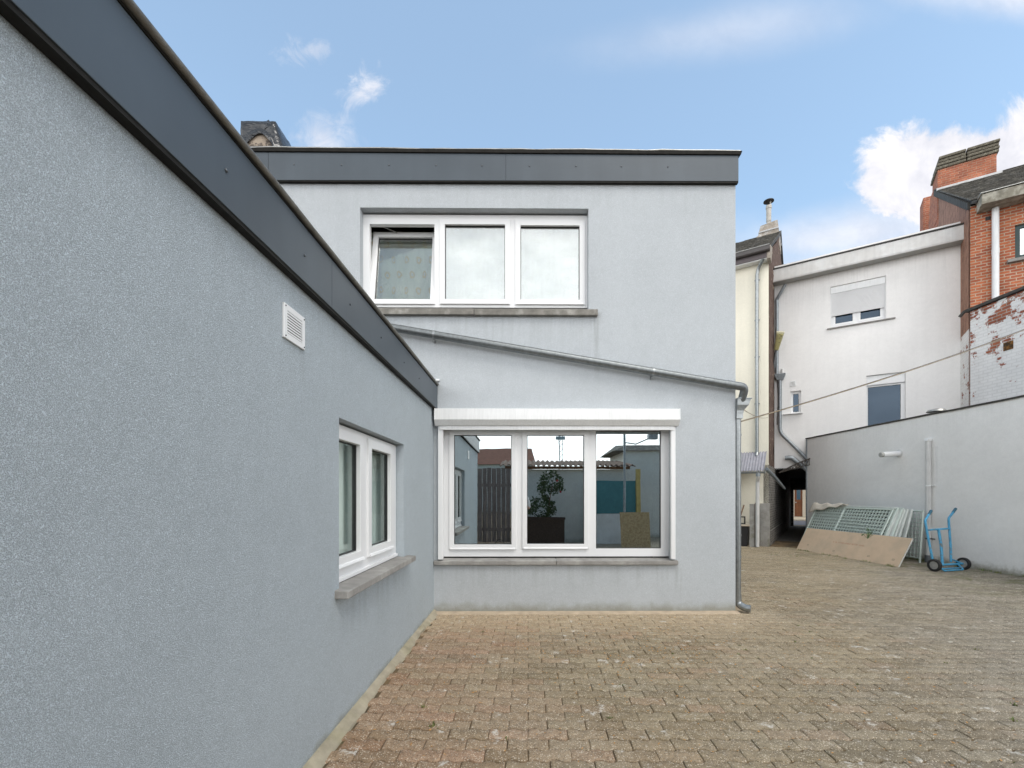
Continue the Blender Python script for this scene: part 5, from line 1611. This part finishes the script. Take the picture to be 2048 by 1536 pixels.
for i in range(120):
    s = rr.uniform(1.0, 9.0); q = GFm @ Vector((s, -abs(rr.gauss(.03, .06)), 0))
    tuft(q.x, q.y, rr.randint(4, 14), rr.uniform(.02, .08), .03)
for i in range(26):
    f = rr.random(); q = A_.lerp(B_, f) + Vector((-.03 - abs(rr.gauss(0, .05)), 0, 0))
    tuft(q.x, q.y, rr.randint(4, 12), rr.uniform(.02, .06), .03)
for i in range(70):
    x, y = rr.uniform(5.5, 9.0), rr.uniform(7.5, 12.5)
    if noise.noise((x * .8, y * .8, 5)) < .12: continue
    tuft(x, y, rr.randint(3, 9), rr.uniform(.010, .028), .035)
for i in range(26):
    x, y = rr.uniform(-1.0, 5.5), rr.uniform(2.3, 6.5)
    if y > 5.7 and x < 2.8: continue
    x = round(x / .125) * .125; y = round(y / .1165) * .1165
    tuft(x, y, rr.randint(3, 7), rr.uniform(.008, .016), .010)
for x, y in ((-.62, 2.95), (-.75, 3.22), (.55, 3.05)):
    tuft(x, y, 14, .02, .014)
o = struct(obj('weeds', wd_, M_WEED, merge=False), 'stuff')
# the leafy plant growing through the fence mesh above the board
pc = hp(1735, 1068, 9.95)
lf = MB()
for k in range(9):
    a = rr.uniform(0, 6.28); e = pc + Vector((math.cos(a) * .10, math.sin(a) * .08, rr.uniform(-.02, .13)))
    lf.tube([pc + Vector((0, 0, -.10)), e], .004, 5)
    for j in range(5):
        c_ = pc.lerp(e, rr.uniform(.4, 1.1)); sz_ = rr.uniform(.02, .045)
        d = Vector((rr.gauss(0, 1), rr.gauss(0, 1), rr.gauss(0, .6))).normalized(); s = d.orthogonal().normalized()
        lf.add([c_, c_ + d * sz_ * .5 + s * sz_ * .35, c_ + d * sz_, c_ + d * sz_ * .5 - s * sz_ * .35], [(0, 1, 2, 3)])
tag(obj('weed_plant', lf, leaf_mat('plant_green', (.05, .10, .03), (.09, .15, .05)), merge=False), 'small leafy green plant poking through the mesh above the tan board', 'plant')
# dry leaves and straw scattered on the paving
lv_ = MB()
cols = surf('dry_leaf', (.48, .25, .075), .8, 0, (20, .4))
for i in range(1500):
    x, y = rr.uniform(-1.0, 3.6), rr.uniform(2.4, 5.6)
    if rr.random() < .6: x = rr.gauss(1.2, .9); y = rr.gauss(4.6, .6)
    if x < -1.0 or y > 5.65: continue
    a = rr.uniform(0, 6.28); l = rr.uniform(.004, .014); w0 = l * rr.uniform(.25, .6)
    c_ = Vector((x, y, .006 + .004 * noise.noise((x * .6, y * .6, 0)))); d = Vector((math.cos(a), math.sin(a), rr.uniform(-.1, .3))) * l; s = Vector((-math.sin(a), math.cos(a), .1)) * w0
    lv_.add([c_ - d, c_ + s, c_ + d, c_ - s], [(0, 1, 2, 3)])
struct(obj('dry_litter', lv_, cols, merge=False), 'stuff')

# ================================================================== THE YARD BEHIND THE CAMERA (seen in the window reflections)
M_BROWNFENCE = surf('brown_fence_board', (.24, .185, .16), .8, 0, (5, .2), streak=(20, .3))
M_WHITEWALL = stucco('old_white_wall', (.60, .59, .55), 90, .3, .004, .06, (.2, .3, (.25, .24, .19), .6), .06)
bf = thing('board_fence', 'tall brown vertical board fence behind the yard, mirrored in the left pane', 'fence', (-2.5, -2.4, 0))
b = MB(); x = -5.0; i = 0
while x < -.42:
    b.box(x, x + .135, -2.40 - .018 * (i % 2), -2.375 - .018 * (i % 2), .05, 2.36 + .01 * (i % 3)); x += .148; i += 1
obj('boards', b, M_BROWNFENCE, bf, merge=False)
obj('fence_rail', MB().box(-5, -.4, -2.46, -2.421, .4, .5), M_BROWNFENCE, bf)
obj('fence_rail', MB().box(-5, -.4, -2.46, -2.421, 1.8, 1.9), M_BROWNFENCE, bf)
shd = thing('garden_shed', 'low white-walled shed with a brown corrugated roof behind the yard', 'shed', (1, -3, 0))
obj('wall', MB().box(-.38, 3.3, -4.6, -2.62, -.02, 2.36), M_WHITEWALL, shd)
cs = MB(); vs = []; fs_ = []
n = 220
for i in range(n + 1):
    x = -.75 + 4.3 * i / n; h = .03 * math.sin(x * 2 * PI / .17)
    vs += [(x, -2.38, 2.48 + h), (x, -4.8, 2.80 + h), (x, -4.8, 2.775 + h), (x, -2.38, 2.455 + h)]
for i in range(n):
    for k in range(4):
        k2 = (k + 1) % 4
        fs_.append((i * 4 + k, (i + 1) * 4 + k, (i + 1) * 4 + k2, i * 4 + k2))
cs.add(vs, fs_)
obj('roof', cs, surf('brown_corrugated', (.20, .14, .11), .9, 0, (6, .3)), shd, smooth=60)
obj('beam', MB().box(-.6, 3.4, -2.60, -2.5, 2.365, 2.45), M_WOODBR, shd)
# teal windbreak and white panel, yellow post
scn = thing('windbreak', 'teal fabric screen on a white panel, mirrored in the right pane', 'screen', (2.8, -2.3, 0))
obj('fabric', MB().box(2.1, 3.52, -2.29, -2.275, .95, 1.98), surf('teal_fabric', (.07, .20, .22), .8, 0, (6, .15)), scn)
obj('panel', MB().box(1.9, 3.52, -2.31, -2.27, .0, .94), M_EAVES, scn)
tag(obj('timber_post', MB().box(3.53, 3.66, -2.34, -2.21, -.02, 2.35), surf('yellow_timber', (.50, .38, .14), .8, 0, (8, .2)), bevel=.005), 'yellow timber post beside the teal screen behind the yard', 'post')
wb_ = thing('white_block', 'white block of a building behind the shed', 'building', (5, -5.4, 0))
obj('wall', MB().box(3.75, 6.6, -7.5, -4.6, -.02, 3.15), M_WHITEWALL, wb_)
obj('roof', MB().hexa([(3.3, -7.6, 3.152), (6.7, -7.6, 3.152), (6.7, -4.5, 3.152), (3.3, -4.5, 3.152)], [(3.9, -7, 3.6), (6.2, -7, 3.6), (6.2, -5, 3.4), (3.9, -5, 3.4)]), M_TILE, wb_)
osb = tag(obj('chipboard_sheet', MB().box(-.42, .42, -.009, .009, 0, 1.06), surf('chipboard', (.46, .34, .19), .9, 0, (30, .25), col2=(.36, .25, .13), mixn=(18, .45, .6)), None,
              Matrix.Translation((3.15, -.75, 0)) @ Matrix.Rotation(R(12), 4, 'X')), 'chipboard sheet leaning behind the yard, mirrored in the right pane', 'board')
tag(obj('lamp_pole', MB().tube([(2.92, -1.2, 0), (2.92, -1.2, 3.3)], .035, 10).tube([(2.92, -1.2, 3.05), (3.2, -1.0, 2.98), (3.62, -.8, 3.16)], .02, 8).box(3.5, 3.75, -.9, -.72, 3.10, 3.24), M_ZINC, smooth=40),
    'thin metal pole with a lamp on a bent arm behind the yard', 'pole')
mst = MB()
for a in range(3):
    c_ = Vector((6.0 + .35 * math.cos(a * 2.1), -58 + .35 * math.sin(a * 2.1), 0)); mst.tube([c_, c_ + Vector((0, 0, 11.5))], .06, 6)
for k in range(14):
    mst.tube([(5.7, -58, k * .8), (6.3, -58, k * .8 + .8)], .04, 5)
for z in (10.2, 10.9): mst.box(5.3, 6.7, -58.2, -57.8, z, z + .5)
tag(obj('radio_mast', mst, M_ZINC), 'far lattice radio mast rising over the shed roof', 'mast')
hs_ = thing('distant_house', 'far red-roofed house beyond the board fence', 'house', (-3, -30, 0))
obj('wall', MB().box(-6.2, 1.0, -36, -30, 0, 4.4), M_WHITEWALL, hs_)
obj('roof', MB().hexa([(-6.5, -36.3, 4.402), (1.3, -36.3, 4.402), (1.3, -29.7, 4.402), (-6.5, -29.7, 4.402)], [(-6.2, -33.1, 6.2), (1.0, -33.1, 6.2), (1.0, -32.9, 6.2), (-6.2, -32.9, 6.2)]), surf('red_roof', (.22, .10, .07), .9, 0, (3, .2)), hs_)
# shrubs
def foliage(mb, c, rx, ry, rz_, n, sz, seed):
    r_ = random.Random(seed)
    for _ in range(n):
        d = Vector((r_.gauss(0, 1), r_.gauss(0, 1), r_.gauss(0, 1))).normalized() * r_.uniform(.35, 1) ** .5
        p = Vector((c[0] + d.x * rx, c[1] + d.y * ry, c[2] + d.z * rz_))
        if noise.noise((p.x * 3, p.y * 3, p.z * 3 + seed)) < -.15: continue
        s = sz * r_.uniform(.6, 1.3); a = Vector((r_.gauss(0, 1), r_.gauss(0, 1), r_.gauss(0, .6))).normalized(); b_ = a.orthogonal().normalized()
        mb.add([p, p + a * s * .5 + b_ * s * .3, p + a * s, p + a * s * .5 - b_ * s * .3], [(0, 1, 2, 3)])
M_LEAF = leaf_mat('shrub_leaf', (.035, .065, .02), (.075, .11, .035))
sh1 = thing('shrub', 'leafy shrub rising behind the brown board fence', 'shrub', (-2.6, -3.6, 0))
f_ = MB(); foliage(f_, (-2.7, -3.6, 2.2), 1.1, .7, .75, 1500, .12, 3)
obj('foliage', f_, M_LEAF, sh1, merge=False)
obj('stem', MB().tube([(-2.7, -3.6, 0), (-2.6, -3.6, 1.2), (-2.7, -3.5, 2.2)], [.05, .04, .02], 8), M_WOODBR, sh1)
rb_ = thing('rose_bush', 'rose bush in a dark planter mirrored in the middle pane', 'rose bush', (.75, -1.7, 0))
f_ = MB(); foliage(f_, (.82, -1.7, 1.78), .40, .3, .50, 1100, .085, 8); foliage(f_, (.48, -1.75, 1.12), .50, .35, .36, 1500, .08, 12)
obj('foliage', f_, M_LEAF, rb_, merge=False)
obj('stem', MB().tube([(.7, -1.7, .8), (.78, -1.7, 1.4), (.9, -1.7, 2.1)], [.018, .014, .006], 7), M_WOODBR, rb_)
for k, (x, z) in enumerate(((.98, 1.95), (.70, 2.2), (1.08, 1.62))):
    obj('bloom', MB().sphere((x, -1.45, z), .032, 9, 6), surf('red_petal', (.35, .02, .02), .6) if k != 1 else M_EAVES, rb_, smooth=60)
tag(obj('planter', MB().plate(.08, 1.2, -.0, .86, [], -1.95, -1.45, 0).box(.06, 1.22, -1.44, -1.42, .80, .88), surf('dark_wicker', (.055, .035, .025), .85, 0, (30, .4), bump=(40, .6, .01)), merge=False), 'dark woven planter box holding the rose bush', 'planter')
tag(obj('storm_lantern', MB().tube([(-.62, .65, .0), (-.62, .65, .02), (-.62, .65, .16), (-.62, .65, .20)], [.10, .10, .10, .04], 14)
        .tube([(-.62 + .13 * math.cos(PI * k / 10), .65, .2 + .22 * math.sin(PI * k / 10)) for k in range(11)], .006, 6), M_BLACKBOX, smooth=40), 'black wire lantern standing on the paving near the side wing', 'lantern')

# the person taking the picture, mirrored between the window panes
def skin_body(name, bones, mat, parent, sub=2):
    """bones: list of (index path) as dict of joints -> (pos, radius), edges"""
    J, E = bones
    me = bpy.data.meshes.new(name)
    keys = list(J)
    me.from_pydata([J[k][0] for k in keys], [(keys.index(a), keys.index(b_)) for a, b_ in E], [])
    me.materials.append(mat)
    o = bpy.data.objects.new(name, me); C.objects.link(o)
    sk = o.modifiers.new('skin', 'SKIN'); sk.use_smooth_shade = True
    for i, k in enumerate(keys):
        r = J[k][1]; me.skin_vertices[0].data[i].radius = (r, r) if not isinstance(r, tuple) else r
        me.skin_vertices[0].data[i].use_root = (i == 0)
    ss_ = o.modifiers.new('sub', 'SUBSURF'); ss_.levels = 1; ss_.render_levels = sub
    if parent:
        o.parent = parent; o.matrix_parent_inverse = world_m(parent).inverted()
    return o
px0, py0 = -.10, -.62
def V3(x, y, z): return (px0 + x, py0 + y, z)
person = thing('person', 'person in a white shirt and blue jeans standing behind the camera', 'person', (px0, py0, 0))
J = {'pelvis': (V3(0, 0, .93), (.15, .11)), 'waist': (V3(0, .0, 1.08), (.13, .10)), 'chest': (V3(0, .01, 1.30), (.155, .11)), 'neck0': (V3(0, .0, 1.45), .062), 'neck': (V3(0, .01, 1.53), .052),
     'head0': (V3(0, .03, 1.60), (.072, .085)), 'head': (V3(0, .02, 1.69), (.074, .092)), 'crown': (V3(0, .01, 1.75), (.055, .07))}
E = [('pelvis', 'waist'), ('waist', 'chest'), ('chest', 'neck0'), ('neck0', 'neck'), ('neck', 'head0'), ('head0', 'head'), ('head', 'crown')]
for s_, n_ in ((-1, 'l'), (1, 'r')):
    J.update({'sh' + n_: (V3(.185 * s_, 0, 1.42), .058), 'el' + n_: (V3(.23 * s_, .06, 1.15), .042), 'wr' + n_: (V3(.13 * s_, .27, 1.24), .028), 'pa' + n_: (V3(.10 * s_, .34, 1.27), .030),
              'hp' + n_: (V3(.09 * s_, 0, .88), .085), 'kn' + n_: (V3(.10 * s_, .01, .50), .056), 'an' + n_: (V3(.11 * s_, -.02, .09), .040), 'to' + n_: (V3(.12 * s_, .13, .035), .032)})
    E += [('chest', 'sh' + n_), ('sh' + n_, 'el' + n_), ('el' + n_, 'wr' + n_), ('wr' + n_, 'pa' + n_), ('pelvis', 'hp' + n_), ('hp' + n_, 'kn' + n_), ('kn' + n_, 'an' + n_), ('an' + n_, 'to' + n_)]
    for f in range(5):
        ang = (-.5 + f * .25) if f else -1.1
        b0_ = Vector(J['pa' + n_][0]); dv = Vector((.5 * s_ * math.sin(ang) * -1, .8, .55 * math.cos(ang) - .2)).normalized()
        ln = (.05, .075, .082, .076, .06)[f]
        J['f%d%s' % (f, n_)] = (tuple(b0_ + dv * ln * .55 + Vector((0, 0, .018 * (2 - f)))), .0095)
        J['g%d%s' % (f, n_)] = (tuple(b0_ + dv * ln * .9 + Vector((-.02 * s_, .0, .018 * (2 - f)))), .0075)
        E += [('pa' + n_, 'f%d%s' % (f, n_)), ('f%d%s' % (f, n_), 'g%d%s' % (f, n_))]
skin_body('body', (J, E), surf('skin', (.50, .30, .22), .55), person)
JS = {k: (J[k][0], tuple(q * 1.13 for q in J[k][1]) if isinstance(J[k][1], tuple) else J[k][1] * 1.25) for k in ('pelvis', 'waist', 'chest', 'neck0', 'shl', 'shr', 'ell', 'elr')}
skin_body('shirt', (JS, [e for e in E if e[0] in JS and e[1] in JS]), surf('white_check_shirt', (.72, .70, .69), .85, 0, (30, .12)), person)
JT = {k: (J[k][0], tuple(q * 1.10 for q in J[k][1]) if isinstance(J[k][1], tuple) else J[k][1] * 1.22) for k in ('pelvis', 'hpl', 'hpr', 'knl', 'knr', 'anl', 'anr')}
skin_body('trousers', (JT, [e for e in E if e[0] in JT and e[1] in JT]), surf('blue_denim', (.06, .085, .13), .9), person)
hd = MB().sphere((px0, py0 + .0, 1.725), .098, 16, 10, sq=(.86, 1.05, .9))
obj('hair', hd, surf('brown_hair', (.06, .04, .025), .7), person, smooth=60)
fc = MB().sphere((px0 - .03, py0 + .118, 1.675), .012, 8, 6).sphere((px0 + .03, py0 + .118, 1.675), .012, 8, 6)
obj('eyes', fc, M_BLACKBOX, person, smooth=60)
